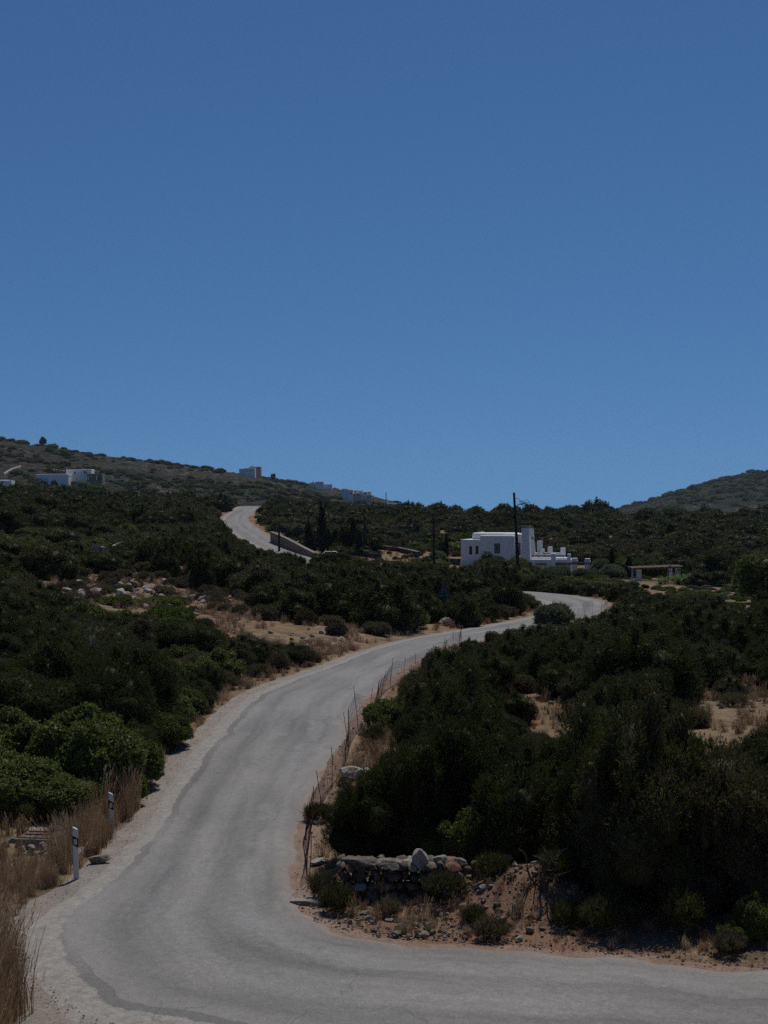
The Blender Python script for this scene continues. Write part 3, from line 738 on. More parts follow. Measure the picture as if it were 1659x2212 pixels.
far_house('villa', 'long low white villa with pergolas high on the left hillside', 'villa', vx(155), vx(1115), vy(95), vy(250), 600,
  [(vx(160), vx(470), vy(172), 6, 'plaster_far'), (vx(330), vx(626), vy(166), 0, 'plaster_far'), (vx(590), vx(830), vy(102), 9, 'plaster_far'), (vx(826), vx(958), vy(96), 5, 'plaster_far'),
   (vx(626), vx(800), vy(172), 12, 'plaster_far'), (vx(895), vx(1115), vy(160), 3, 'wall_stone')],
  [(vx(708), vx(732), vy(135), vy(165), 9), (vx(848), vx(864), vy(126), vy(165), 5), (vx(874), vx(890), vy(126), vy(165), 5), (vx(604), vx(614), vy(200), vy(230), 0),
   (vx(1040), vx(1105), vy(200), vy(240), 3), (vx(910), vx(950), vy(200), vy(240), 3), (vx(665), vx(765), vy(205), vy(245), 12)],
  frames=[(vx(612), vx(780), vy(196), vy(204), -2, 'plaster_far', 'pergola_beam'), (vx(612), vx(622), vy(204), vy(250), -2, 'plaster_far', 'column'), (vx(768), vx(778), vy(204), vy(250), -2, 'plaster_far', 'column'),
   (vx(878), vx(960), vy(198), vy(204), -2, 'plaster_far', 'pergola_beam'), (vx(878), vx(884), vy(204), vy(250), -2, 'plaster_far', 'column'), (vx(908), vx(914), vy(204), vy(250), -2, 'plaster_far', 'column'),
   (vx(1028), vx(1034), vy(190), vy(250), -1, 'plaster_far', 'column'), (vx(1118), vx(1270), vy(188), vy(196), -2, 'plaster_far', 'pergola_beam'), (vx(1120), vx(1130), vy(196), vy(250), -2, 'plaster_far', 'column'),
   (vx(1260), vx(1268), vy(196), vy(262), -2, 'plaster_far', 'column'), (vx(1180), vx(1480), vy(238), vy(248), -6, 'plaster_far', 'pergola_beam'), (vx(1180), vx(1480), vy(238), vy(242), 0, 'plaster_far', 'pergola_beam'),
   (vx(1282), vx(1290), vy(248), vy(270), -6, 'plaster_far', 'column'), (vx(1312), vx(1320), vy(248), vy(272), -6, 'plaster_far', 'column'), (vx(1436), vx(1444), vy(248), vy(275), -6, 'plaster_far', 'column'), (vx(1470), vx(1478), vy(248), vy(278), -6, 'plaster_far', 'column')])
def tx(x): return (930 + x / 2.404) * .54
def ty(y): return (1850 + y / 2.404) * .54
far_house('hilltop_house', 'small white house with three dark windows on the hill skyline next to the pink one', 'house', tx(64), tx(218), ty(54), ty(90), 850,
  [(tx(64), tx(120), ty(58), 3, 'plaster_far'), (tx(118), tx(216), ty(53), 0, 'plaster_far')],
  [(tx(140), tx(149), ty(70), ty(84), 0), (tx(162), tx(170), ty(70), ty(84), 0), (tx(180), tx(189), ty(70), ty(84), 0)], frames=[(tx(123), tx(128), ty(45), ty(53), 2, 'plaster_far', 'chimney')])
far_house('hilltop_house', 'pink square house on the hill skyline behind a small white house', 'house', tx(156), tx(270), ty(40), ty(88), 862,
  [(tx(157), tx(270), ty(41), 0, 'pink')], [(tx(225), tx(233), ty(52), ty(64), 0), (tx(250), tx(258), ty(52), ty(64), 0)], frames=[(tx(183), tx(195), ty(30), ty(40), 2, 'pink', 'chimney')])
far_house('ruin', 'small dark square ruin on the skyline downhill from the pink house', 'ruin', tx(368), tx(410), ty(107), ty(128), 865,
  [(tx(382), tx(410), ty(107), 0, 'wall_dark'), (tx(368), tx(383), ty(112), 2, 'wall_stone')], [(tx(390), tx(400), ty(114), ty(122), 0)], depth=4)
far_house('flat_roofed_house', 'pale flat roofed house low on the skyline between ruin and white hamlet', 'house', tx(740), tx(958), ty(180), ty(218), 855,
  [(tx(740), tx(800), ty(192), 5, 'plaster_far'), (tx(796), tx(878), ty(183), 0, 'plaster_far'), (tx(876), tx(958), ty(208), 3, 'plaster_far'), (tx(770), tx(785), ty(180), 3, 'plaster_far')],
  [(tx(838), tx(846), ty(196), ty(208), 0), (tx(858), tx(864), ty(196), ty(208), 0)])
far_house('hamlet_house', 'large white house forming the left end of the skyline hamlet', 'house', tx(1048), tx(1140), ty(246), ty(310), 800,
  [(tx(1050), tx(1130), ty(250), 0, 'plaster_far'), (tx(1112), tx(1160), ty(262), -3, 'plaster_far'), (tx(1100), tx(1124), ty(246), 3, 'plaster_far')],
  [(tx(1062), tx(1070), ty(270), ty(284), 0), (tx(1128), tx(1146), ty(288), ty(306), -3)], frames=[(tx(1128), tx(1132), ty(236), ty(262), 1, 'plaster_far', 'chimney')])
far_house('hamlet_house', 'stepped white house with terrace in the middle of the skyline hamlet', 'house', tx(1162), tx(1250), ty(262), ty(315), 802,
  [(tx(1162), tx(1218), ty(264), 4, 'plaster_far'), (tx(1205), tx(1255), ty(268), 2, 'plaster_far'), (tx(1162), tx(1240), ty(296), -4, 'plaster_cream')],
  [(tx(1172), tx(1190), ty(274), ty(288), 4), (tx(1222), tx(1232), ty(278), ty(290), 2), (tx(1172), tx(1188), ty(302), ty(312), -4), (tx(1200), tx(1216), ty(302), ty(312), -4)], frames=[(tx(1203), tx(1208), ty(246), ty(266), 3, 'plaster_far', 'chimney')])
far_house('hamlet_house', 'white house with covered porch at the downhill end of the skyline hamlet', 'house', tx(1255), tx(1338), ty(276), ty(330), 805,
  [(tx(1258), tx(1300), ty(282), 3, 'plaster_far'), (tx(1294), tx(1336), ty(279), 0, 'plaster_far'), (tx(1286), tx(1338), ty(312), -4, 'plaster_cream')],
  [(tx(1262), tx(1284), ty(290), ty(304), 3), (tx(1306), tx(1314), ty(288), ty(302), 0)], frames=[(tx(1336), tx(1366), ty(318), ty(322), -4, 'timber', 'pergola_beam'), (tx(1358), tx(1361), ty(322), ty(338), -4, 'timber', 'column')])
far_house('low_building', 'long pale wall-like building running down the ridge below the hamlet', 'building', tx(1425), tx(1580), ty(360), ty(420), 800,
  [(tx(1425), tx(1500), ty(374), 4, 'plaster_cream'), (tx(1490), tx(1575), ty(392), 0, 'plaster_far')], [(tx(1510), tx(1520), ty(400), ty(410), 0)], depth=6)
far_house('shed', 'small grey building at the foot of the skyline ridge above the dark bushes', 'shed', tx(1576), tx(1630), ty(396), ty(430), 785,
  [(tx(1576), tx(1630), ty(398), 0, 'wall_dark')], [(tx(1590), tx(1600), ty(408), ty(418), 0)], depth=5)
far_house('low_building', 'flat white building at the left edge below the long villa', 'building', 0, 24, 1037, 1046, 560,
  [(-30, 24, 1038, 0, 'plaster_far'), (-40, 12, 1036, 3, 'plaster_cream')], [(2, 8, 1040, 1044, 0)], depth=6)

# ---------------------------------------------------------------- walls of piled or mortared stone
def path_wall(name, label, pts, h, th, mat, top=None, group=None, sink=.5, cat='stone wall', ragged=0):
    """pts: (x, y, z_top) or (x, y); a wall with thickness along the line"""
    P = np.array([(p[0], p[1], p[2] if len(p) > 2 else ground_z(p[0], p[1]) + h) for p in pts]); out = []
    for i in range(len(P) - 1):
        n = max(2, int(np.linalg.norm(P[i + 1] - P[i]) / .5))
        for t in np.arange(n) / n: out.append(P[i] * (1 - t) + P[i + 1] * t)
    out.append(P[-1]); P = np.array(out)
    T = unit(np.gradient(P[:, :2], axis=0)); Nn = np.stack([-T[:, 1], T[:, 0]], 1) * th / 2
    zb = np.minimum(ground_z(P[:, 0], P[:, 1]), P[:, 2]) - sink
    rg = (fbm(P[:, 0] * 1.3, P[:, 1] * 1.3, 61) - .45) * ragged
    o = P[0].copy(); o[2] = zb[0] + sink; V = []
    for sgn in (1, -1):
        q = P[:, :2] + Nn * sgn
        V.append(np.column_stack([q, zb]) - o); V.append(np.column_stack([q, P[:, 2] + rg]) - o)
    n = len(P); A, B, C_, D = [np.arange(n) + k * n for k in range(4)]
    Fc = []
    for i in range(n - 1):
        Fc += [[A[i], A[i + 1], B[i + 1], B[i]], [B[i], B[i + 1], D[i + 1], D[i]], [D[i], D[i + 1], C_[i + 1], C_[i]], [C_[i], C_[i + 1], A[i + 1], A[i]]]
    Fc += [[A[0], B[0], D[0], C_[0]], [A[-1], C_[-1], D[-1], B[-1]]]
    w = link(name, mesh_np(name, np.vstack(V), Fc, mat), None, tuple(o)); tag(w, label, cat, group, 'thing')
    if top:
        V = []
        for sgn in (1, -1):
            q = P[:, :2] + Nn * sgn * 1.12
            V.append(np.column_stack([q, P[:, 2] + .003]) - o); V.append(np.column_stack([q, P[:, 2] + .12]) - o)
        link('coping', mesh_np('coping', np.vstack(V), [list(f) for f in Fc], top), w)
    return w
p = lambda u, v, d: AT(u, v, d)
path_wall('boundary_wall', 'mortared stone boundary wall with pale coping sloping beside the far road', [p(587, 1150, 213), p(620, 1164, 205), p(650, 1180, 197), p(685, 1198, 188)], 1, .45, M['wall_stone'], M['concrete'])
path_wall('low_stone_wall', 'low grey stone wall running level from the sloping boundary wall to the thin poles', [p(687, 1198.5, 187), p(737, 1197, 186)], .8, .4, M['wall_stone'], M['concrete'])
path_wall('dark_stone_wall', 'dark stone wall behind the middle cypress', [p(739, 1190, 188), p(757, 1190, 188), p(760, 1193, 188), p(786, 1192, 188)], .9, .5, M['wall_dark'])
path_wall('dark_stone_wall', 'dark stone wall at the left edge of the ochre field', [p(784, 1191, 186), p(797, 1192, 186), p(799, 1197, 186), p(821, 1197, 184)], .9, .5, M['wall_dark'], M['wall_stone'])
path_wall('field_wall', 'curved dark field wall with pale top behind the ochre field', [p(796, 1176, 200), p(826, 1180, 198), p(860, 1184, 196), p(882, 1188, 194), p(903, 1193, 190)], 1, .5, M['wall_dark'], M['wall_stone'])
path_wall('low_stone_wall', 'low brown stone wall between the ochre field and the white house', [p(883, 1208, 184), p(935, 1207, 182)], 1, .45, M['wall_stone'], M['concrete'])
path_wall('retaining_wall', 'dark retaining wall left of the white house', [p(936, 1205, 184), p(992, 1207, 180)], 1, .5, M['wall_dark'])
for k, (u0, u1, d, hh, lb) in enumerate([(205, 228, 128, .9, 'crumbling pale stone wall, the left one of two on the left slope'), (247, 280, 130, 1.1, 'crumbling pale stone wall, the right one of two on the left slope'),
    (338, 382, 215, 1.2, 'long thin pale stone wall high on the left slope near the crest')]):
    path_wall('dry_wall', lb, [(GX(u0, d)[0], d), (GX((u0 + u1) / 2, d)[0], d + .8), (GX(u1, d)[0], d)], hh, .7, M['stone'], ragged=.9)
path_wall('ridge_wall', 'pale stone wall on the bushy ridge behind the cypress trees', [(GX(742, 318)[0], 318), (GX(800, 320)[0], 320)], 2.2, .8, M['wall_stone'], ragged=.8)
path_wall('hill_wall', 'thin pale wall climbing the left hillside behind the villa', [(GX(58, 690)[0], 690), (GX(95, 700)[0], 700), (GX(140, 690)[0], 690)], .9, .6, M['stone'], ragged=.6)
path_wall('hill_wall', 'thin pale wall curving up the hillside at the left edge above the villa', [(GX(8, 640)[0], 640), (GX(28, 680)[0], 680), (GX(44, 700)[0], 700)], 1.0, .7, M['stone'], ragged=.6)

# ---------------------------------------------------------------- poles and wires
def utility_pole(u, d, vtop, lean, label, bracket=False, r=.15):
    b = GX(u, d); zt = -(vtop - 1106) / F * d; h = zt - b[2]
    o = MB().tube([(0, 0, -.5), (lean * .5, 0, h * .5), (lean, 0, h)], [r * 1.15, r, r * .8], 10).build('utility_pole', M['pole'], None, loc=b, smooth=False)
    tag(o, label, 'utility pole'); top = (b[0] + lean, b[1], zt)
    ins = MB().tube([(lean, -.17, h - .45), (lean + .05, -.3, h - .42), (lean + .05, -.3, h - .25)], .03, 6).build('insulator', M['galv'], o)
    return o, top
P1, T1 = utility_pole(1121, 148, 1064, -.52, 'tallest dark utility pole, standing in front of the white house', r=.15)
bk = MB()
tp = Vector((T1[0] - GX(1121, 148)[0], 0, T1[2] - GX(1121, 148)[2]))
bk.tube([tp + Vector((0, -.1, -.65)), tp + Vector((.45, -.1, -.63)), tp + Vector((.7, -.12, -.95)), tp + Vector((.95, -.1, -1.15))], .03, 6)
bk.tube([tp + Vector((0, -.1, -1.55)), tp + Vector((.5, -.1, -1.25)), tp + Vector((.95, -.1, -1.15))], .045, 6)
for k in range(3):
    c0 = tp + Vector((.75 + .14 * k, -.12, -1.05 - .06 * k))
    bk.tube([c0 + Vector((.22 * math.cos(a), .02 * k, .22 * math.sin(a))) for a in np.linspace(0, 6.28, 13)], .02, 5, cap=False)
bk.tube([tp + Vector((1.05, -.1, -1.1)), tp + Vector((1.6, -.1, -1.0)), tp + Vector((1.75, -.1, -1.4)), tp + Vector((1.72, -.1, -1.9)), tp + Vector((2.1, -.1, -2.15))], .028, 5)
bk.tube([tp + Vector((1.05, -.1, -.85)), tp + Vector((1.4, -.1, -.72)), tp + Vector((1.75, -.1, -1.3))], .02, 5)
bk.build('cable_bracket', M['wire'], P1)
P2, T2 = utility_pole(938, 168, 1109, -.1, 'second tallest dark utility pole, just left of the white house')
P3, T3 = utility_pole(789, 188, 1106, -.15, 'dark utility pole standing right of the shorter cypress')
P4, T4 = utility_pole(603, 200, 1126, -.02, 'short dark utility pole in front of the sloping boundary wall')
P5, T5 = utility_pole(736, 200, 1131, 0, 'thin dark pole between the two tall cypress trees', r=.08)
tag(MB().tube([(0, 0, -.4), (0, 0, AT(746, 1116, 196)[2] - GX(746, 196)[2])], [.07, .05], 8).build('lamp_pole', M['galv'], loc=GX(746, 196)), 'thin pale grey pole rising above the dark wall between cypress trees', 'pole')
b = GX(tx(1477), 845); tag(MB().tube([(0, 0, -1), (0, 0, -(ty(287) - 1106) / F * 845 - b[2])], [.3, .22], 8).build('utility_pole', M['pole'], loc=b), 'far thin pole on the skyline right of the white hamlet', 'utility pole')
def wire(a, b_, sag, r, label, parent=None):
    a = Vector(a); b_ = Vector(b_); n = 28
    pts = [a.lerp(b_, k / n) - Vector((0, 0, sag * 4 * (k / n) * (1 - k / n))) - a for k in range(n + 1)]
    return tag(MB().tube(pts, r, 5).build('overhead_wire', M['wire'], loc=a), label, 'wire')
off = lambda t, dx, dz: (t[0] + dx, t[1] - .1, t[2] + dz)
RB = AT(2100, 1230, 170)
wire(off(T1, .95, -1.1), RB, 2.6, .045, 'upper thick wire from the tallest pole down to the right edge')
wire(off(T1, 2.1, -2.1), (RB[0], RB[1] - .5, RB[2] - .8), 2.0, .035, 'lower wire from the tallest pole down to the right edge')
wire(off(T1, 0, -1.6), off(T2, 0, -.35), 1.0, .04, 'wire between the tallest pole and the second tallest pole')
wire(off(T2, 0, -.35), off(T3, 0, -.3), 1.9, .036, 'wire sagging between the second tallest pole and the pole by the cypress')
wire(off(T3, 0, -.5), off(T5, 0, -.3), .5, .02, 'short wire between the cypress pole and the thin dark pole')
wire(off(T5, 0, -.3), off(T4, 0, -.3), .5, .022, 'wire from the thin dark pole to the short pole by the sloping wall')

# leaning grey post and warning sign
b = GX(1012, 120)
lp = MB().tube([(0, 0, -.3), (1.0, 0, -(1226 - 1106) / F * 120 - b[2])], [.08, .07], 10).build('leaning_pole', M['galv'], loc=b)
tag(lp, 'pale grey metal pole leaning right among the bushes below the white house', 'pole')
b = GX(960.5, 92.5)
sg = empty('road_sign', b, 0, label='triangular road sign seen from its blue grey back on a thin post', cat='road sign')
H = -(1262 - 1106) / F * 92.5 - b[2]
MB().tube([(0, 0, -.3), (-.04, 0, H - .02)], .035, 10).build('post', M['blue_steel'], sg)
tri = MB(); tri.poly([(-.50, 0), (-.46, -.03), (.46, -.03), (.50, 0), (.03, .84), (-.03, .84)], .02)
t_ = tri.build('sign_plate', M['blue_steel'], sg, loc=(-.04, .05, H - .84))
MB().quadbox((-.3, -.05, .08), (.3, -.015, .12)).quadbox((-.15, -.05, .46), (.15, -.015, .50)).build('bracket', M['galv'], t_)

# delineator posts
def marker(u, d, vtop, label, lean):
    b = GX(u, d); h = -(vtop - 1106) / F * d - b[2]
    root = empty('marker_post', (b[0], b[1], b[2]), R(8), label=label, cat='marker post', group='black and white roadside marker posts')
    root.rotation_euler = (R(1), lean, R(8))
    w, t = .062, .045
    # rounded triangular section: flat face towards the viewer, slanted top
    out = [(-w, -.02), (-w * .75, -t), (w * .75, -t), (w, -.02), (w * .55, t), (-w * .55, t)]
    def ring(o2, z0, z1, slope, name, mat, par, g=1.):
        m = MB(); k = len(out); m.v = [(x * g, y * g, z0 + slope * x * (1 if z0 > 0 else 0)) for x, y in out] + [(x * g, y * g, z1 + (slope * x)) for x, y in out]
        m.f = [list(range(k))[::-1], [k + i for i in range(k)]] + [[i, (i + 1) % k, k + (i + 1) % k, k + i] for i in range(k)]
        return m.build(name, mat, par)
    ring(None, -.3, h - .06, -.1, 'shaft', M['plastic'], root)
    ring(None, h - .059, h, -.55, 'cap', M['plastic'], root, .97) 
    band = ring(None, h - .40, h - .19, -.62, 'band', M['black'], root, 1.04)
    MB().quadbox((-.035, -t * 1.04 - .012, h - .36), (.038, -t * 1.04 + .004, h - .235)).build('reflector', M['reflector'], band, bevel=.004)
marker(165.5, 31.6, 1788, 'nearer black banded white marker post, standing by the low concrete slab', R(-1.5))
marker(241, 36.2, 1713, 'farther black banded white marker post, among dry grass and green bushes', R(-1.2))

# ---------------------------------------------------------------- rocks
def rock_mesh(seed, sub=3, rough=.25):
    import bmesh
    bm = bmesh.new(); bmesh.ops.create_icosphere(bm, subdivisions=sub, radius=1)
    rng = np.random.default_rng(seed); planes = [(Vector(unit(rng.normal(size=(1, 3)))[0]), rng.uniform(.45, .82)) for _ in range(16)]
    for v in bm.verts:
        for n, dd in planes:
            q = v.co.dot(n)
            if q > dd: v.co -= n * (q - dd) * .97
        k = float(fbm(v.co.x * 2.2 + seed, v.co.y * 2.2 + v.co.z * 3.1, seed, 4)) - .47
        v.co *= 1 + k * rough * .9
    me = bpy.data.meshes.new('rock'); bm.to_mesh(me); bm.free()
    return me
ROCKS = []
for mt in ('stone', 'stone_dark', 'stone_red'):
    for sd in range(4):
        me = rock_mesh(sd * 7 + 3, 3); me.materials.append(M[mt]); ROCKS.append(me)
def rock(x, y, sx, sy, sz, k, label, rz=0, z=None, name='rock', cat='rock', group=None, sink=.3, tilt=(0, 0)):
    o = link(name, ROCKS[k]); zz = ground_z(x, y) if z is None else z
    o.location = (x, y, zz + sz * (1 - sink)); o.scale = (sx, sy, sz); o.rotation_euler = (tilt[0], tilt[1], rz)
    return tag(o, label, cat, group)

# concrete inspection slab with stones round it
bx, by = -8.05, 33.9; gz = ground_z(bx, by)
ap = MB(); ap.quadbox((-1.9, -.8, -.4), (.95, .95, .03))
ap = ap.build('concrete_apron', M['concrete'], loc=(bx, by, gz), bevel=.01); tag(ap, 'pale concrete apron in the dry grass beside the marker posts', 'concrete pad')
sl = empty('inspection_chamber', (bx, by, gz), R(-6), label='low grey concrete chamber with rusty lid behind the nearer marker post', cat='concrete chamber')
MB().quadbox((-.62, -.42, .0), (.52, .45, .27), taper=(.02, .02, .02, .02)).build('chamber_wall', M['concrete'], sl, bevel=.012)
lid = MB(); lid.quadbox((-.56, -.34, .273), (.46, .40, .30)); lid.build('lid', M['rust_plate'], sl, bevel=.004)
hl = MB(); hl.quadbox((-.5, -.10, .301), (.1, -.06, .325)); hl.quadbox((-.5, .2, .301), (.1, .24, .325)); hl.build('lid_rib', M['rust'], sl)
rock(bx + .18, by + .05, .19, .15, .12, 5, 'dark rounded stone lying on the rusty chamber lid', z=gz + .28, sink=.1)
for i, (dx, dy, a, k, lb) in enumerate([(.40, -.58, .20, 8, 'red brown stone at the right front corner of the concrete chamber'), (.08, -.62, .15, 0, 'pale upright stone against the front of the concrete chamber'),
    (-.18, -.66, .15, 1, 'grey pointed stone in the middle of the chamber front'), (-.42, -.62, .12, 2, 'small flat grey stone left of the pointed one at the chamber'), (-.85, -.40, .16, 4, 'dark stone at the left front corner of the concrete chamber'),
    (-.75, .05, .17, 0, 'pale stone leaning on the left side of the concrete chamber'), (-1.15, -.35, .15, 9, 'brown stone lying alone on the apron left of the chamber')]):
    rock(bx + dx, by + dy, a, a * .8, a * (.75 if i != 1 else 1.15), k, lb, rz=i * 1.3, z=gz + .02, sink=.25)
rock(-6.6, 33.0, .30, .2, .15, 5, 'broad grey boulder half hidden in dry grass at the road edge by the posts', rz=.4)
rock(AT(972, 1345, 91)[0], 91.3, .62, .45, .35, 0, 'pale boulder at the foot of the triangular road sign', rz=.5)
rock(-2.0 + .5, 29.6, .55, .32, .10, 1, 'flat pale slab lying in the dirt left of the dry stone wall', rz=.2, sink=.4)
rock(-1.5, 33.0, .3, .22, .08, 1, 'flat pale stone in the dirt by the wire fence', rz=1.2, sink=.4)
rock(-.9, 42.0, .5, .35, .3, 0, 'pale rock showing on the bank between fence and junipers', rz=.7)
rock(-.55, 41.0, .4, .3, .25, 2, 'second pale rock on the bank just below the first one', rz=1.7)

# dry stone wall at the corner (every stone belongs to the wall)
def dry_stone_wall():
    X0, X1, Y0 = -.85, 1.35, 30.0
    rng = random.Random(5); zb = min(ground_z(x, Y0 - .3) for x in np.linspace(X0, X1, 8)) - .05
    root = empty('dry_stone_wall', (X0, Y0, zb), 0, label='dry stone wall end with big flat cap stones at the road corner', cat='dry stone wall')
    Vs, Fs, Ms, n = [], [], [], 0
    zt = -(1872 - 1106) / F * Y0 - zb
    z = 0; row = 0
    while z < zt - .05:
        h = rng.uniform(.14, .24) * (1.35 if row == 0 else 1); x = -.05 * row
        while x < X1 - X0:
            w = rng.uniform(.16, .42); k = rng.randrange(12); me = ROCKS[[4, 5, 6, 7, 4, 5, 6, 7, 0, 8, 5, 6][k]]
            co = np.zeros(len(me.vertices) * 3); me.vertices.foreach_get('co', co); co = co.reshape(-1, 3)
            a = rng.uniform(-.25, .25); ca, sa = math.cos(a), math.sin(a)
            S = co * np.array([w * .62, .34, h * .66]); S = np.stack([S[:, 0] * ca - S[:, 2] * sa, S[:, 1], S[:, 0] * sa + S[:, 2] * ca], 1)
            for yy in (-.12, .38):
                Vs.append(S + np.array([x + w / 2, yy + rng.uniform(-.05, .05), z + h / 2 + rng.uniform(-.02, .02)]))
                f = np.array([list(q.vertices) for q in me.polygons]); Fs.append(f + n); n += len(S)
                Ms.append(np.full(len(f), {4: 0, 5: 0, 6: 0, 7: 0, 0: 1}.get([4, 5, 6, 7, 4, 5, 6, 7, 0, 8, 5, 6][k], 2)))
            x += w * .98
        z += h * .93; row += 1
    # continuation running back and right, lower
    for i in range(46):
        t = rng.random(); w = rng.uniform(.15, .3); me = ROCKS[rng.choice([4, 5, 6, 7, 0])]
        co = np.zeros(len(me.vertices) * 3); me.vertices.foreach_get('co', co); co = co.reshape(-1, 3)
        gx, gy = X1 + t * 2.3, Y0 + .1 + t * 1.0
        S = co * np.array([w * .8, w * .7, w * .5]) + np.array([gx - X0, gy - Y0 + rng.uniform(-.2, .2), ground_z(gx, gy) - zb + rng.uniform(0, .42)])
        Vs.append(S); f = np.array([list(q.vertices) for q in me.polygons]); Fs.append(f + n); n += len(S); Ms.append(np.zeros(len(f), int))
    link('stonework', mesh_np('stonework', np.vstack(Vs), np.vstack(Fs), [M['stone_dark'], M['stone'], M['stone_red']], np.concatenate(Ms)), root)
    caps = [(.36, -.08, .50, .38, .15, 5, .06), (1.05, -.1, .40, .34, .15, 4, .02), (1.42, -.02, .22, .28, .13, 0, -.1), (1.62, -.14, .22, .24, .30, 0, .35), (2.05, .05, .19, .2, .16, 1, 0), (2.45, .15, .2, .2, .12, 4, 0), (3.1, .5, .2, .16, .13, 4, .2), (3.5, .75, .17, .15, .12, 5, .1)]
    for x, y, sx, sy, sz, k, tl in caps:
        o = link('cap_stone', ROCKS[k], root, (x, y, (zt if x < 2.7 else ground_z(X0 + x, Y0 + y) - zb + .35) + sz * .55)); o.scale = (sx, sy, sz); o.rotation_euler = (0, tl, .1)
dry_stone_wall()

# ---------------------------------------------------------------- rusty mesh fence
def fence(name, label, pts, seed, h0=1.05, post_every=2.6):
    P = catmull([(a, b_) for a, b_ in pts], lambda p_, q_: max(2, int(math.hypot(p_[0] - q_[0], p_[1] - q_[1]) / .16)))
    S = np.concatenate([[0], np.cumsum(np.hypot(*np.diff(P, axis=0).T))]); rng = np.random.default_rng(seed)
    g = ground_z(P[:, 0], P[:, 1]); root = empty(name, (P[0][0], P[0][1], g[0]), 0, label=label, cat='fence')
    o = np.array([P[0][0], P[0][1], g[0]])
    hh = h0 * (.72 + .45 * vnoise(S / 1.7, S * 0, seed)); lx = (vnoise(S / 2.4, S * 0, seed + 1) - .5) * .55; ly = (vnoise(S / 1.9, S * 0, seed + 2) - .5) * .3
    base = np.column_stack([P, g]) - o; wires = MB()
    def pt(i, t): return base[i] + np.array([lx[i] * t ** 1.3, ly[i] * t, hh[i] * t + .02])
    for i in range(len(P)):
        wires.tube([pt(i, t) + rng.normal(size=3) * .006 for t in (0, .35, .7, 1)], .0038, 3, cap=False)
    for t in np.linspace(0.02, 1, 8):
        wires.tube([pt(i, t) for i in range(len(P))], .0038, 3, cap=False)
    wires.build('wire_mesh', M['rust'], root)
    s = 0; k = 0
    while s < S[-1]:
        i = int(np.argmin(abs(S - s))); hp = hh[i] * rng.uniform(1.05, 1.35) / max(hh[i], .01) * hh[i]
        q = base[i]; top = q + np.array([lx[i] * 1.15 + rng.normal() * .10, ly[i] + rng.normal() * .06, hp])
        MB().tube([q - np.array([0, 0, .25]), (q + top) / 2 + rng.normal(size=3) * .02, top], .010, 6).build('post', M['rust'], root); s += post_every * rng.uniform(.6, 1.2); k += 1
fence('wire_fence', 'sagging rusty wire mesh fence on rebar posts along the inner side of the curve',
      [(-1.69, 31.3), (-1.85, 33.5), (-1.98, 35.7), (-1.78, 38.6), (-1.55, 41.2), (-1.2, 44.6), (-1.05, 48), (-.5, 52), (.05, 58.4), (1.3, 64), (3.0, 70.5), (4.2, 76)], 3)
fence('wire_fence', 'short rusty mesh fence piece leaning against the left end of the dry stone wall', [(-1.05, 29.0), (-.82, 29.3), (-.80, 29.75)], 9, 1.0, .7)
fence('wire_fence', 'wire mesh fence on thin posts at the far bend in front of the white house', [(9.2, 88), (12.6, 95.5), (15.0, 100), (16.9, 104.5), (18.6, 109.5), (19, 116)], 12, 1.15, 2.2)

# ---------------------------------------------------------------- white car behind the bushes
def car():
    d = 182; b = GX(713, d); root = empty('parked_car', (b[0], b[1], b[2] - .12), R(4), label='white car whose roof shows in front of the low stone wall', cat='car')
    sec = [(-2.0, .35), (-2.02, .75), (-1.75, .92), (-1.2, .98), (-.65, 1.42), (.75, 1.46), (1.5, 1.0), (1.95, .88), (2.0, .4)]
    m = MB(); n = len(sec)
    for y in (-.85, -.82, .82, .85):
        for x, z in sec: m.v.append((x, y * (1 if z < 1.1 else .82), z if abs(y) < .84 else min(z, z * .97)))
    for j in range(3):
        for i in range(n): m.f.append([j * n + i, j * n + (i + 1) % n, (j + 1) * n + (i + 1) % n, (j + 1) * n + i])
    m.f.append(list(range(n))); m.f.append([3 * n + i for i in range(n)])
    soft(m.build('body', M['carpaint'], root), .05, 2)
    for y in (-.79, .79):
        s = MB(); s.v = [(x, y * 1.045, z) for x, z in ((-1.05, 1.02), (1.25, 1.04), (.68, 1.36), (-.58, 1.34))] + [(x, y * .93, z) for x, z in ((-1.05, 1.02), (1.25, 1.04), (.68, 1.36), (-.58, 1.34))]
        s.f = [[0, 1, 2, 3], [4, 7, 6, 5], [0, 4, 5, 1], [1, 5, 6, 2], [2, 6, 7, 3], [3, 7, 4, 0]]; s.build('side_window', M['glass'], root)
    for x in (-1.25, 1.25):
        for y in (-.8, .8):
            w = MB().tube([(x, y - .1, .32), (x, y + .1, .32)], .32, 18).build('wheel', M['rubber'], root)
            MB().tube([(x, y - .105, .32), (x, y + .105, .32)], .19, 14).build('rim', M['galv'], w)
car()

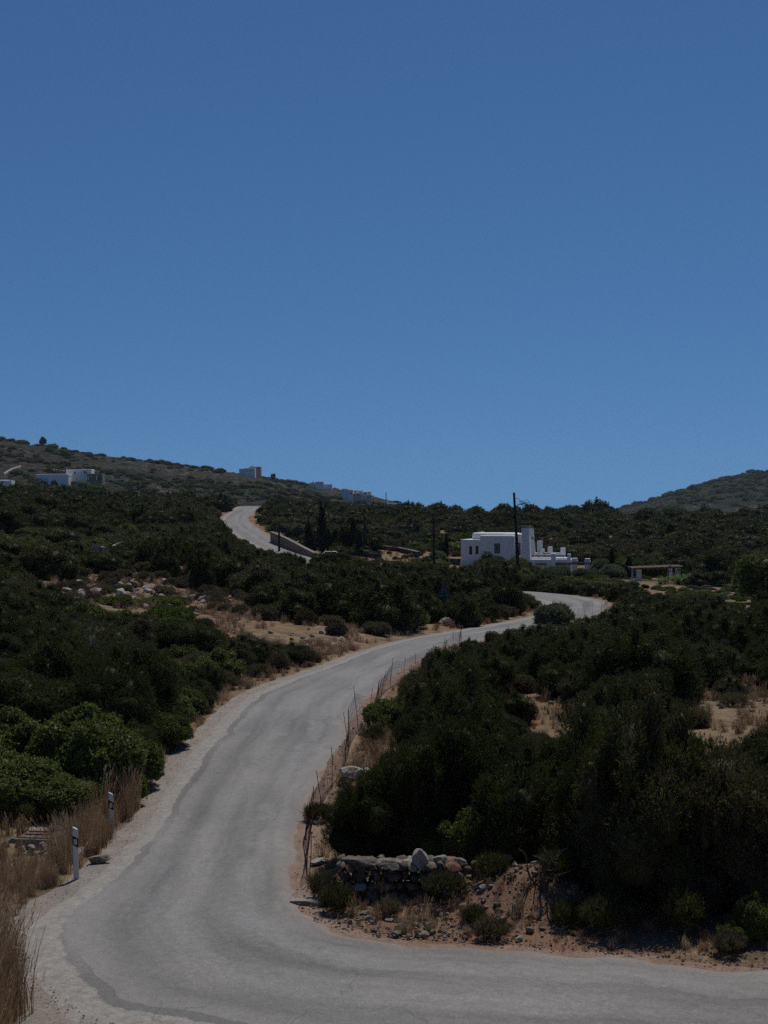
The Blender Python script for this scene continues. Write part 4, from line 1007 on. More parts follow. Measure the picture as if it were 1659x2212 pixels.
# ---------------------------------------------------------------- garden pergola to the right of the house
def gx_(x): return (2480 + x / 2.802) * .54
def gy_(y): return (2230 + y / 2.802) * .54
def garden():
    d = 156; xc = (gx_(390) - 829.5) / F * d; zb = min(ground_z(xc - 3, d), ground_z(xc + 3, d)) - .1
    root = empty('garden_pergola', (xc, d, zb), 0, label='open garden pergola with white square pillars and brown reed roof', cat='pergola')
    X = lambda x, dd: (gx_(x) - 829.5) / F * dd - xc
    Z = lambda y, dd: -(gy_(y) - 1106) / F * dd - zb
    for x0, x1, yt, dy in ((190, 247, 143, 0), (540, 591, 120, -.5), (624, 681, 122, 1.2), (134, 152, 128, 2.4)):
        c = MB().quadbox((X(x0, d + dy), dy, -.3), (X(x1, d + dy), dy + .52, Z(yt, d + dy)), taper=(.01, .03, .02, .02)).build('pillar', M['plaster'], root); soft(c, .06)
    bm_ = MB()
    for k, dy in enumerate((-.35, 2.6)):
        a, b_ = (X(138, d), X(700, d)); z0, z1 = Z(140, d + dy), Z(119, d + dy)
        bm_.v += [(a, dy, z0), (b_, dy, z1), (b_, dy + .16, z1), (a, dy + .16, z0), (a, dy, z0 + .16), (b_, dy, z1 + .16), (b_, dy + .16, z1 + .16), (a, dy + .16, z0 + .16)]
        n = len(bm_.v) - 8; bm_.f += [[n + i for i in q] for q in ((0, 3, 2, 1), (4, 5, 6, 7), (0, 1, 5, 4), (1, 2, 6, 5), (2, 3, 7, 6), (3, 0, 4, 7))]
    bm_.build('pergola_beam', M['timber_tan'], root)
    reed = MB()
    for k in range(44):
        t = k / 43; x = X(138, d) * (1 - t) + X(700, d) * t; z = Z(140, d) * (1 - t) + Z(119, d) * t + .21 + random.uniform(-.02, .02)
        reed.tube([(x, -.7, z), (x + random.uniform(-.04, .04), 3.1, z + .03)], .045, 5)
    reed.build('reed_roof', M['timber_tan'], root)
    tb = MB().quadbox((X(385, d - 3), -3, Z(330, d - 3) - .4), (X(590, d - 3), -1.6, Z(303, d - 3))).build('garden_bench', M['plaster'], None, loc=(xc, d, zb)); soft(tb, .04); tag(tb, 'white plastered garden bench below the pergola', 'bench')
    path_wall('garden_wall', 'low grey garden wall behind the agaves right of the pergola', [AT(gx_(592), gy_(276), 158), AT(gx_(880), gy_(283), 158)], 1, .4, M['wall_dark'])
    d2 = 132
    hut = MB().quadbox((-.95, -.6, -1), (.95, .6, .42)).build('stone_hut', M['wall_stone'], None, loc=AT(gx_(1355), gy_(478), d2)); tag(hut, 'small square stone tank with a thin pole among bushes at the right', 'stone tank')
    MB().quadbox((-1.03, -.66, .423), (1.03, .66, .5)).build('slab', M['concrete'], hut)
    b = AT(gx_(1290), gy_(460), d2 + 1.2); tag(MB().tube([(0, 0, -1), (0, 0, 2.3)], .05, 8).build('thin_pole', M['galv'], loc=b), 'thin pale pole rising behind the small stone tank', 'pole')
garden()

# ================================================================== plants
def stuff_instances(name, protos_, P, rz, sc, idx, label, cat='scrub', tilt=0.):
    """one object whose geometry nodes put the given meshes on points"""
    coll = bpy.data.collections.new(name + '_kinds')
    for i, me in enumerate(protos_):
        o = bpy.data.objects.new('%s_kind_%02d' % (name, i), me); coll.objects.link(o)
    me = bpy.data.meshes.new(name); me.vertices.add(len(P)); me.vertices.foreach_set('co', np.asarray(P, np.float32).ravel())
    rot = np.zeros((len(P), 3), np.float32); rot[:, 2] = rz
    if tilt: rot[:, :2] = RNG.normal(size=(len(P), 2)) * tilt
    for nm, ty, dat in (('rot', 'FLOAT_VECTOR', rot), ('scl', 'FLOAT_VECTOR', np.asarray(sc, np.float32))):
        a = me.attributes.new(nm, ty, 'POINT'); a.data.foreach_set('vector', dat.ravel())
    a = me.attributes.new('idx', 'INT', 'POINT'); a.data.foreach_set('value', np.asarray(idx, np.int32))
    o = link(name, me); tag(o, label, cat, kind='stuff')
    ng = bpy.data.node_groups.new(name + '_nodes', 'GeometryNodeTree')
    ng.interface.new_socket('Geometry', in_out='INPUT', socket_type='NodeSocketGeometry'); ng.interface.new_socket('Geometry', in_out='OUTPUT', socket_type='NodeSocketGeometry')
    i_ = ng.nodes.new('NodeGroupInput'); o_ = ng.nodes.new('NodeGroupOutput'); m2p = ng.nodes.new('GeometryNodeMeshToPoints')
    ip = ng.nodes.new('GeometryNodeInstanceOnPoints'); ci = ng.nodes.new('GeometryNodeCollectionInfo'); ci.inputs['Collection'].default_value = coll
    ci.inputs['Separate Children'].default_value = True; ci.inputs['Reset Children'].default_value = True
    def attr(nm, ty):
        n = ng.nodes.new('GeometryNodeInputNamedAttribute'); n.data_type = ty; n.inputs['Name'].default_value = nm
        return [s for s in n.outputs if s.enabled and s.name == 'Attribute'][0]
    e2r = ng.nodes.new('FunctionNodeEulerToRotation'); L = ng.links.new
    L(i_.outputs[0], m2p.inputs['Mesh']); L(m2p.outputs[0], ip.inputs['Points']); L(ci.outputs[0], ip.inputs['Instance']); ip.inputs['Pick Instance'].default_value = True
    L(attr('idx', 'INT'), ip.inputs['Instance Index']); L(attr('rot', 'FLOAT_VECTOR'), e2r.inputs[0]); L(e2r.outputs[0], ip.inputs['Rotation'])
    L(attr('scl', 'FLOAT_VECTOR'), ip.inputs['Scale']); L(ip.outputs[0], o_.inputs[0])
    md = o.modifiers.new('scatter', 'NODES'); md.node_group = ng
    return o

# areas of the view that stay open: outline (columns, rows) and how far the open thing is
OPEN = [
 ([(0, 2100), (110, 1960), (331, 1757), (424, 1610), (545, 1500), (702, 1438), (811, 1400), (918, 1374), (1048, 1352), (1165, 1329), (1190, 1331), (1080, 1352), (983, 1380), (925, 1402), (868, 1440), (797, 1490), (722, 1610), (652, 1757), (622, 1920), (640, 1980), (800, 2050), (1659, 2080), (1659, 2212), (0, 2212)], 100),
 ([(1159, 1277), (1242, 1283), (1325, 1301), (1296, 1312), (1231, 1335), (1215, 1338), (1196, 1318), (1180, 1300)], 112),
 ([(512, 1097), (551, 1097), (545, 1124), (585, 1152), (640, 1187), (620, 1188), (545, 1176), (512, 1156), (487, 1124)], 262),
 ([(540, 1368), (620, 1372), (780, 1390), (760, 1405), (700, 1430), (655, 1440), (650, 1420), (600, 1400), (540, 1385)], 80),
 ([(205, 1228), (290, 1215), (380, 1255), (480, 1280), (540, 1310), (520, 1345), (380, 1315), (240, 1310), (150, 1270), (150, 1240)], 100),
 ([(986, 1143), (1050, 1143), (1155, 1130), (1240, 1180), (1275, 1205), (1275, 1232), (1232, 1244), (1190, 1236), (1165, 1225), (1150, 1208), (1030, 1200), (1005, 1222), (986, 1222)], 177),
 ([(1368, 1222), (1475, 1222), (1475, 1262), (1445, 1268), (1368, 1255)], 157.5),
 ([(585, 1143), (690, 1190), (910, 1192), (912, 1203), (760, 1203), (745, 1196), (690, 1196), (585, 1152)], 184),
 ([(685, 1090), (705, 1090), (705, 1190), (685, 1190)], 195), ([(755, 1125), (790, 1105), (792, 1190), (755, 1190)], 186),
 ([(810, 1180), (905, 1195), (900, 1214), (822, 1212)], 184),
 ([(944, 1260), (977, 1260), (977, 1285), (963, 1290), (963, 1340), (957, 1340), (957, 1285)], 92),
 ([(999, 1272), (1026, 1220), (1046, 1220), (1024, 1280)], 119),
 ([(1570, 1500), (1659, 1478), (1659, 1560), (1560, 1560)], 58), ([(1150, 1545), (1195, 1492), (1212, 1500), (1195, 1560), (1150, 1580)], 56),
 ([(600, 1125), (606, 1125), (606, 1175), (600, 1175)], 199), ([(934, 1108), (942, 1108), (942, 1215), (934, 1215)], 167), ([(1107, 1064), (1122, 1064), (1122, 1195), (1107, 1195)], 147),
 ([(1580, 1290), (1625, 1290), (1625, 1300), (1580, 1300)], 130), ([(205, 1166), (280, 1168), (280, 1180), (205, 1180)], 126),
 ([(75, 1005), (285, 1010), (285, 1042), (200, 1050), (75, 1034)], 590), ([(640, 1560), (730, 1560), (760, 1480), (800, 1480), (830, 1560), (760, 1640), (700, 1750), (690, 1900), (640, 1900)], 48),
 ([(1215, 1190), (1375, 1205), (1375, 1255), (1240, 1250)], 156), ([(1410, 1260), (1610, 1262), (1610, 1278), (1410, 1278)], 146),
]
OPEN = [(np.array(p_, float), d) for p_, d in OPEN]
def in_poly(poly, x, y):
    c = np.zeros(len(x), bool); j = len(poly) - 1
    for i in range(len(poly)):
        xi, yi = poly[i]; xj, yj = poly[j]
        if yi != yj: c ^= ((yi > y) != (yj > y)) & (x < (xj - xi) * (y - yi) / (yj - yi) + xi)
        j = i
    return c
_a = np.linspace(0, 2 * math.pi, 17)[:-1]; CA, SA = np.cos(_a), np.sin(_a)
def blocks_view(x, y, z, r, h):
    u = 829.5 + F * x / y; ru = F * r / y * 1.02; vb = 1106 - F * z / y; vt = 1106 - F * (z + h * 1.08) / y
    pu = np.concatenate([u + ru * CA, u + ru * .5 * CA]); pv = np.concatenate([(vb + vt) / 2 - (vb - vt) / 2 * SA, (vb + vt) / 2 - (vb - vt) / 4 * SA])
    for poly, d in OPEN:
        if y >= d: continue
        if u + ru < poly[:, 0].min() or u - ru > poly[:, 0].max() or vt > poly[:, 1].max() or vb < poly[:, 1].min(): continue
        if in_poly(poly, pu, pv).any(): return True
        q = np.vstack([poly, poly.mean(0)[None], (poly + np.roll(poly, 1, 0)) / 2])
        if (((q[:, 0] - u) / (ru * .95)) ** 2 + ((q[:, 1] - (vb + vt) / 2) / ((vb - vt) / 2)) ** 2 < 1).any(): return True
    return False
# open ground (x, y, rx, ry)
CLEAR = [(-9, 216, 8, 8), (-4.6, 79, 4.6, 7.5), (-3.2, 72.5, 1.6, 2.5), (-17, 97, 8, 11), (-9, 88, 3, 3.5), (15.5, 57, 4.2, 8), (6.3, 55, 1.3, 7), (4.5, 190, 8, 11), (-11, 178, 9, 8), (-28, 152, 6, 5), (2, 29, 6, 3.2),
         (-7.9, 34, 2.4, 2.2), (35, 215, 11, 10), (26, 212, 7, 9), (-38, 140, 5, 6), (-6, 235, 6, 8), (12, 230, 10, 7), (62, 190, 7, 9), (-28, 175, 4, 6), (-50, 225, 8, 8), (-27, 120, 5, 6), (-36, 98, 4, 4)]
def clear_f(x, y):
    m = np.full(np.shape(x), 9.)
    for a, b_, rx, ry in CLEAR: m = np.minimum(m, np.hypot((x - a) / rx, (y - b_) / ry))
    return m + (vnoise(np.asarray(x) / 2.5, np.asarray(y) / 2.5, 77) - .5) * .5
BUSH = []   # kind, x, y, z, r, h
HAND = [('lentisk', -10.0, 37.2, 1.7, 1.55), ('lentisk', -8.4, 39.6, 1.7, 2.1), ('lentisk', -7.45, 41.6, 1.1, 1.5), ('lentisk', -7.35, 39.3, .75, 1.0), ('lentisk', -8.6, 36.9, 1.2, 1.1), ('lentisk', -12.2, 38.3, 1.9, 1.7), ('lentisk', -10.9, 40.8, 1.6, 1.7),
 ('lentisk', 2.0, 32.4, .9, 1.15), ('lentisk', 3.3, 31.9, .9, 1.2), ('lentisk', 1.2, 32.8, .6, .8), ('lentisk', 7.0, 26.9, .5, .75), ('lentisk', 6.5, 26.6, .35, .4),
 ('juniper', -.35, 33.0, 1.0, 2.4), ('juniper', .7, 33.6, 1.3, 3.0), ('juniper', 1.9, 34.2, 1.3, 3.1), ('juniper', -.55, 35.2, .8, 2.0), ('juniper', .5, 36.2, 1.4, 3.2), ('juniper', 2.1, 37, 1.6, 3.6),
 ('juniper', 4.6, 30.0, 1.15, 3.2), ('juniper', 5.4, 29.2, 1.5, 4.0), ('juniper', 7.1, 28.9, 1.7, 4.1), ('juniper', 9.0, 28.4, 1.7, 4.2), ('juniper', 10.9, 28.2, 1.7, 4), ('juniper', 12.8, 27.6, 1.8, 4), ('juniper', 3.4, 31.9, 1.5, 3.6), ('juniper', 5.3, 31.9, 1.8, 4.1), ('juniper', 7.4, 31.8, 1.9, 4.3), ('juniper', 9.6, 31.3, 2, 4.2),
 ('juniper', -11.2, 43.5, 2.0, 2.6), ('juniper', -8.6, 45.0, 1.6, 2.9), ('juniper', -13.6, 41.8, 2.0, 2.4), ('juniper', -8.6, 48.6, 1.7, 3.1), ('juniper', -11, 48, 2, 3.1), ('juniper', 1.7, 43.2, 1.3, 2.5), ('juniper', 2.0, 47.5, 1.6, 3.2), ('juniper', 2.6, 51.5, 2.0, 3.5),
 ('juniper', -6.4, 66.5, 2.2, 2.3), ('juniper', -4.7, 68.3, 1.5, 1.6), ('juniper', -9.1, 66, 2, 2.6),
 ('juniper', .2, 86, 2.1, 3.2), ('juniper', -2.6, 89, 2.2, 3.4), ('juniper', 9.5, 79, 1.6, 1.7), ('juniper', 11.6, 79.5, 1.6, 1.85), ('juniper', 7.7, 77, 1.5, 1.5), ('juniper', 13.4, 82, 1.7, 2.1), ('cushion', -6.9, 58.5, .8, .7), ('cushion', -6.2, 61, .7, .7), ('cushion', -4.9, 65, .7, .7), ('cushion', -5.6, 63, .6, .5), ('lentisk', 1.6, 88.5, 1.3, 1.5), ('lentisk', 3.0, 98, 1.2, 1.4),
  ('juniper', 9.9, 107, 2, 2.9), ('juniper', 7.9, 108.5, 1.8, 2.9), ('juniper', (1290 - 829.5) / F * 330, 330, 4, 4.4), ('juniper', (698 - 829.5) / F * 178, 178, 1.6, 1.3), ('juniper', (716 - 829.5) / F * 178.5, 178.5, 1.5, 1.25), ('juniper', (733 - 829.5) / F * 178, 178, 1.6, 1.2), ('spurge', -14.3, 89, 2.2, .8), ('spurge', -16.6, 88.5, 1.6, .7), ('lentisk', 12, 200, 3.5, 1.6)]
for k, x, y, r, h in HAND:
    z = ground_z(x, y)
    for _ in range(8):
        if blocks_view(x, y, z, r, h): h *= .93; r *= .98
    BUSH.append((k, x, y, z, r, h))
def scatter():
    rng = np.random.default_rng(21); pts = []
    for (y0, y1, c) in ((30, 75, 1.75), (75, 130, 2.1), (130, 345, 2.7)):
        for y in np.arange(y0, y1, c):
            xa, xb = -(829.5 + 420) / F * y - 2, (829.5 + 420) / F * y + 2
            xs = np.arange(xa, xb, c); pts.append(np.column_stack([xs + rng.uniform(-.5, .5, len(xs)) * c, y + rng.uniform(-.5, .5, len(xs)) * c]))
    P = np.vstack(pts); P = P[rng.permutation(len(P))]; x, y = P.T
    rd, _ = road_info(x, y); z = ground_z(x, y); cf = clear_f(x, y)
    dens = vnoise(x / 9, y / 9, 91) * .6 + vnoise(x / 3.5, y / 3.5, 92) * .4
    kindn = vnoise(x / 7, y / 7, 93) * .7 + rng.uniform(0, .3, len(x))
    grid = {}
    for k_, (kk, hx, hy, hz, hr, hh) in enumerate(BUSH): grid.setdefault((int(hx // 4), int(hy // 4)), []).append((hx, hy, hr))
    for i in range(len(P)):
        X, Y = x[i], y[i]; t = rng.random()
        if cf[i] < 1: 
            dry = (X + 4.6) ** 2 + ((Y - 79) * .6) ** 2 < 20
            if t < (.12 if dry else .72 if Y > 60 else .25): kd, r = 'cushion', rng.uniform(.3, .95)
            elif t < .82 and not dry: kd, r = 'juniper', rng.uniform(.5, 1.1)
            else: continue
        else:
            right_hill = Y > 190 and X > -12
            far_left = Y > 130 and X < -12
            bare = (.42 if right_hill else .28 if far_left else .27 if (X < -8 and Y > 60) else .14)
            if dens[i] < bare + .06 and t < .9: 
                if t < .62: kd, r = 'cushion', rng.uniform(.35, .9)
                else: continue
            elif kindn[i] > (.66 if X < 0 or Y > 120 else .72): kd, r = ('lentisk', rng.uniform(.8, 1.5)) if t < .6 or Y < 75 else ('spurge', rng.uniform(1., 2.))
            elif kindn[i] < (.36 if right_hill else .28 if X < 0 else .2): kd, r = 'cushion', rng.uniform(.5, 1.1)
            else: kd, r = 'juniper', (.9 + 1.4 * rng.random() ** 1.3) * (1.15 if Y > 75 else 1)
        if kd == 'juniper':
            h = r * rng.uniform(1.15, 1.85) * (1.0 if X > 0 and Y < 75 else .95)
            if Y > 120: h = r * rng.uniform(.8, 1.35)
            if 60 < Y < 120 and X < -6: h *= .8
            if -20 < X < 14 and 100 < Y < 175: h = max(h, 2.6)
        elif kd == 'lentisk': h = r * rng.uniform(.75, 1.15)
        elif kd == 'spurge': h = r * .42
        else: h = r * rng.uniform(.65, 1.)
        if Y < 44 and X < -5 and kd != 'cushion' and Y < 42: continue
        if Y < 32.5: continue
        if rd[i] < r * .75 + (.55 if X > 0 and Y < 75 else .35): 
            if rd[i] > .5 and kd == 'cushion': r = min(r, rd[i] * .8); h = r * .8
            else: continue
        if kd == 'juniper' and Y < 140:
            bad = False
            for gx in (-1, 0, 1):
                for gy in (-1, 0, 1):
                    for (a, b_, c) in grid.get((int(X // 4) + gx, int(Y // 4) + gy), []):
                        if math.hypot(a - X, b_ - Y) < (r + c) * .6: bad = True
            if bad: continue
        ok = False
        for _ in range(5):
            if not blocks_view(X, Y, z[i], r, h): ok = True; break
            r *= .8; h *= .78
        if 7.5 - r < X < 28 + r and 172 - r < Y < 184 or 27 - r < X < 34.5 + r and 154.5 - r < Y < 160 + r: continue
        if not ok or r < .25: continue
        if kd == 'juniper' and r < .6: kd = 'cushion' if rng.random() < .5 else kd
        BUSH.append((kd, X, Y, z[i], r, h)); grid.setdefault((int(X // 4), int(Y // 4)), []).append((X, Y, r))
scatter()
_r = np.random.default_rng(8)
for u_ in (690, 703, 716, 729, 740): x_ = (u_ - 829.5) / F * 178; BUSH.append(('juniper', x_, 178, ground_z(x_, 178), 1.3, 1.42))
for cx, cy, rx, ry in CLEAR:
    if cy < 60 or (cx, cy) in ((-4.6, 79), (4.5, 190)): continue
    for _ in range(int(rx * ry * 1.1)):
        a, b_ = cx + _r.normal() * rx * .6, cy + _r.normal() * ry * .6
        if road_info(a, b_)[0][0] < 1. or (a + 4.6) ** 2 + ((b_ - 79) * .6) ** 2 < 22: continue
        r = _r.uniform(.25, .7); BUSH.append(('cushion', a, b_, ground_z(a, b_), r, r * .75))
for y in np.arange(126, 173, 1.5):      # low garden plants between the house, the pergola and the bend
    for x in np.arange(15, 54, 1.5):
        a, b_ = x + _r.uniform(-.6, .6), y + _r.uniform(-.6, .6)
        if b_ < 140 and a < 26: continue
        if 1355 < 829.5 + F * a / b_ < 1490 and b_ > 143 and b_ < 158.5: continue
        if road_info(a, b_)[0][0] < 1.2 or abs(a - 23.5) < 10 and b_ > 168: continue
        if 25 < a < 35 and 147 < b_ < 160 and _r.random() < .3: continue
        k = ('cushion', 'lentisk', 'lentisk', 'spurge', 'juniper')[_r.integers(5)]; r = _r.uniform(.7, 1.3) * (.6 if 25 < a < 35 else 1); BUSH.append((k, a, b_, ground_z(a, b_), r, r * _r.uniform(.3, .5)))
# which bushes show most: near to far over a coarse picture
def visible_share():
    W_, H_, s = 415, 553, 4.; buf = np.zeros((H_, W_), bool); vis = np.zeros(len(BUSH)); yy, xx = np.mgrid[0:H_, 0:W_]
    for i in sorted(range(len(BUSH)), key=lambda i: BUSH[i][2]):
        k, x, y, z, r, h = BUSH[i]
        u = (829.5 + F * x / y) / s; ru = F * r / y / s; vb = (1106 - F * z / y) / s; vt = (1106 - F * (z + h) / y) / s
        a0, a1 = int(max(0, u - ru)), int(min(W_, u + ru + 1)); b0, b1 = int(max(0, vt)), int(min(H_, vb + 1))
        if a1 <= a0 or b1 <= b0: continue
        m = ((xx[b0:b1, a0:a1] + .5 - u) / max(ru, .6)) ** 2 + ((yy[b0:b1, a0:a1] + .5 - (vb + vt) / 2) / max((vb - vt) / 2, .6)) ** 2 < 1
        sub = buf[b0:b1, a0:a1]; vis[i] = (m & ~sub).sum(); sub |= m
    return vis
VIS = visible_share()
ORD = 'leftmost second third fourth fifth sixth seventh eighth ninth tenth eleventh twelfth thirteenth fourteenth fifteenth sixteenth seventeenth eighteenth nineteenth twentieth'.split()
def ordinal(i, n):
    if n == 1: return 'only'
    if i < 20: return ORD[i]
    t = ['twenty', 'thirty', 'forty', 'fifty', 'sixty', 'seventy', 'eighty', 'ninety'][i // 10 - 1 - 1 + 0] if i >= 20 else ''
    return t + '-' + 'first second third fourth fifth sixth seventh eighth ninth tenth'.split()[i % 10]
MARKS = [('beside the two marker posts', -8, 37), ('behind the green roadside bushes', -9.5, 45), ('along the lower road edge', -8, 52), ('far left of the road curve', -17, 55), ('nearest the dry roadside clearing', -6, 72),
 ('left of the dry roadside clearing', -13, 74), ('around the pale rocky clearing', -17, 96), ('behind the pale rocky clearing', -19, 114), ('nearest the triangular road sign', 4, 96), ('between clearing and triangular sign', -3, 96),
 ('behind the dry stone wall', .5, 33), ('beside the rusty wire fence', 1.5, 45), ('lining the road corner verge', 7, 29), ('right of the rusty wire fence', 6, 48), ('around the dry clearing near the right edge', 14, 58), ('behind the corner junipers', 9, 40),
 ('right of the upper road bend', 22, 95), ('just below the upper road bend', 11, 80), ('between fence and upper bend', 5, 66), ('beyond the right dry clearing', 18, 76), ('below the garden pergola', 30, 125), ('in front of the white house', 14, 158), ('around the leaning grey pole', 8, 118),
 ('below the sloping boundary wall', -12, 165), ('around the low white car', -5, 160), ('between sign and boundary wall', -5, 130), ('beside the crumbling pale walls', -23, 132), ('left of the crumbling pale walls', -38, 135), ('left of the far road', -30, 205), ('right of the far road crest', -16, 245), ('behind the cypress trees', -5, 225),
 ('on the slope behind the white house', 18, 215), ('on the slope behind the garden pergola', 38, 195), ('behind the small stone tank', 55, 170), ('around the small stone tank', 36, 132), ('on the ridge above the white house', 20, 300), ('on the ridge above the garden pergola', 55, 280), ('on the ridge above the cypress trees', -5, 305),
 ('on the upper slope below the villa', -50, 230), ('halfway up the slope below the villa', -42, 175), ('low on the slope below the villa', -26, 82)]
KINDW = {'juniper': ('juniper_bush', 'dark juniper bushes', 'juniper bush', 'dark green juniper bushes on both sides of the road'), 'lentisk': ('lentisk_bush', 'leafy green mastic bushes', 'bush', 'green leafy mastic bushes'),
         'cushion': ('cushion_shrub', 'grey brown cushion shrubs', 'shrub', 'grey brown cushion shrubs'), 'spurge': ('spurge_mat', 'low yellow green mats', 'low shrub', 'yellow green low shrubs')}
def level(y): return 'near' if y < 78 else 'mid' if y < 200 else 'far'
def place_bushes():
    rng = np.random.default_rng(5); chosen = set(); byk = {}
    for i, b_ in enumerate(BUSH): byk.setdefault(b_[0], []).append(i)
    for k, cap in (('juniper', 290), ('lentisk', 160), ('cushion', 220), ('spurge', 60)):
        for i in sorted(byk[k], key=lambda i: -VIS[i])[:cap]:
            if VIS[i] >= 2: chosen.add(i)
    groups = {}
    for i in chosen:
        k, x, y = BUSH[i][:3]
        m = min(range(len(MARKS)), key=lambda j: math.hypot(x - MARKS[j][1], (y - MARKS[j][2]) * .7) / (MARKS[j][2] + 20))
        groups.setdefault((k, m), []).append(i)
    for (k, m), ids in groups.items():
        ids.sort(key=lambda i: BUSH[i][1] / BUSH[i][2]); nm, plural, cat, grp = KINDW[k]
        for j, i in enumerate(ids):
            _, x, y, z, r, h = BUSH[i]; lv = level(y); lst = PR[k][lv]; me, r0, h0 = lst[rng.integers(len(lst))]
            o_ = ordinal(j, len(ids)); lab = '%s%s of %s %s' % (o_, '' if o_ in ('only', 'leftmost') else ' from left', plural, MARKS[m][0])
            if o_ == 'only': lab = 'the one %s %s' % (plural[:-2] if plural.endswith('bushes') else plural[:-1], MARKS[m][0])
            rz = rng.uniform(0, 6.28); sc = (r / r0 * rng.uniform(.92, 1.08), r / r0 * rng.uniform(.92, 1.08), h / h0)
            if k == 'juniper' and y < 78:
                root = empty(nm, (x, y, z), rz, label=lab, cat=cat, group=grp)
                c = link('crown', me, root); c.scale = sc
                t = link('trunk', TRUNKS[rng.integers(3)], root); t.scale = (sc[0], sc[1], sc[2] * 1.05)
            else:
                o = link(nm, me); o.location = (x, y, z - .04); o.rotation_euler = (0, 0, rz); o.scale = sc; tag(o, lab, cat, grp)
    rest = [i for i in range(len(BUSH)) if i not in chosen]
    meshes = []; index = {}
    for k in PR:
        for lv in PR[k]:
            for v, (me, r0, h0) in enumerate(PR[k][lv]): index[(k, lv, v)] = (len(meshes), r0, h0); meshes.append(me)
    P, S, I = [], [], []
    for i in rest:
        k, x, y, z, r, h = BUSH[i]; lv = level(y); v = rng.integers(len(PR[k][lv])); id_, r0, h0 = index[(k, lv, v)]
        P.append((x, y, z - .04)); S.append((r / r0, r / r0, h / h0)); I.append(id_)
    stuff_instances('scrub', meshes, P, rng.uniform(0, 6.28, len(P)), S, I, 'dense dark scrub covering the slopes between the separate bushes')
    # far hillsides
    P, S, I = [], [], []; ids = {k: [index[(k, 'far', v)] for v in range(len(PR[k]['far']))] for k in PR}
    for (y0, y1, cell, rr) in ((430, 960, 7.5, (1.2, 3.8)), (960, 1650, 13, (2.5, 6.))):
        yy = np.arange(y0, y1, cell)
        for y in yy:
            xa, xb = -(829.5 + 300) / F * y, (829.5 + 300) / F * y
            if y > 960: xa = .12 * y
            xs = np.arange(xa, xb, cell); xs = xs + rng.uniform(-.5, .5, len(xs)) * cell; ys = y + rng.uniform(-.5, .5, len(xs)) * cell
            dn = vnoise(xs / 45, ys / 45, 101) * .6 + vnoise(xs / 15, ys / 15, 102) * .4; zz = ground_z(xs, ys)
            for a, b_, c, q in zip(xs, ys, zz, dn):
                if q < (.44 if b_ < 960 else .33) + rng.normal() * .08: continue
                r = rng.uniform(*rr) * (1. if q > .5 else .6); h = r * rng.uniform(.5, .9)
                if blocks_view(a, b_, c, r, h) : continue
                u_ = 829.5 + F * a / b_
                if 740 < b_ < 960 and 1030 < 1106 - F * (c + h) / b_ < 1090 and (730 < u_ < 850): continue
                if 800 < b_ < 905 and (480 < u_ < 570 or 670 < u_ < 730): continue
                id_, r0, h0 = ids['juniper' if rng.random() < .8 else 'lentisk'][rng.integers(3)]
                P.append((a, b_, c - .2)); S.append((r / r0, r / r0, h / h0)); I.append(id_)
    stuff_instances('far_scrub', meshes, P, rng.uniform(0, 6.28, len(P)), S, I, 'dark bushes dotting the far hillsides')
    print('bushes', len(BUSH), 'chosen', len(chosen), 'rest', len(rest), 'far', len(P))
place_bushes()

# ---------------------------------------------------------------- trees
def cypress(u, d, vtop, wpx, label, seed):
    b = GX(u, d); h = -(vtop - 1106) / F * d - b[2]; r = wpx / 2 / F * d; rng = np.random.default_rng(seed); L = []
    n = max(8, int(h * 2.2))
    for i in range(n):
        t = i / (n - 1); rr = r * (math.sin(min(1, t * 2.2 + .35) * math.pi / 2)) * (1 - t) ** .42 * rng.uniform(.85, 1.1) + .06
        L.append((rng.normal() * r * .06, rng.normal() * r * .06, .25 + t * (h - .45), rr, rr, h / n * 1.1))
    me = bush_mesh('cypress_crown', M['cypress'], L, seed, ntuft=1500, K=6, tl=.14, ll=.16, lw=.05, a_n=.35, a_up=1.3, spread=.3, low=-1)
    root = empty('cypress_tree', b, 0, label=label, cat='cypress tree'); link('crown', me, root)
    MB().tube([(0, 0, -.3), (0, 0, h * .5)], [.1, .04], 7).build('trunk', M['bark'], root)
for a in [(696, 196, 1090, 21, 'tallest dark cypress left of the thin poles', 1), (710, 194, 1150, 12, 'small dark cypress touching the right side of the tallest one', 2), (724, 195, 1148, 14, 'small pointed cypress between the tallest cypress and the thin dark pole', 3),
          (763, 191, 1124, 17, 'second tallest cypress in front of the dark stone wall', 4), (752, 194, 1150, 11, 'slim cypress just left of the second tallest cypress', 5), (776, 187, 1156, 13, 'small cypress between the second tallest one and the utility pole', 6),
          (667, 199, 1130, 22, 'ragged dark conifer left of the tallest cypress', 7), (1322, 164, 1189, 11, 'small cypress right of the white house terrace', 8), (1359, 160, 1207, 15, 'small cypress beside the left end of the garden pergola', 9),
          (964, 185, 1160, 5, 'tiny slim cypress between the pole and the white house', 10)]: cypress(*a)
_cm = bush_mesh('small_cypress', M['cypress'], [(0, 0, .3 + t * 1.7, .42 * (1 - t) ** .6 + .05, .42 * (1 - t) ** .6 + .05, .35) for t in np.linspace(0, 1, 7)], 9, ntuft=240, K=5, tl=.15, ll=.3, lw=.12, a_n=.4, a_up=1.2, spread=.3, low=-1)
for i, (x_, h_) in enumerate([(82, 60), (122, 50), (170, 55), (207, 40), (292, 65), (336, 40), (396, 75), (432, 85), (462, 60)]):
    b = GX(vx(x_), 588); o = link('small_cypress', _cm, None, b); k = h_ / 3.607 * .54 / F * 588 / 2.0 * 1.25; o.scale = (k, k, k)
    tag(o, '%s%s in the row of small dark cypresses before the villa' % (ORD[i], '' if i == 0 else ' from the left'), 'cypress tree', 'small cypresses in front of the villa')
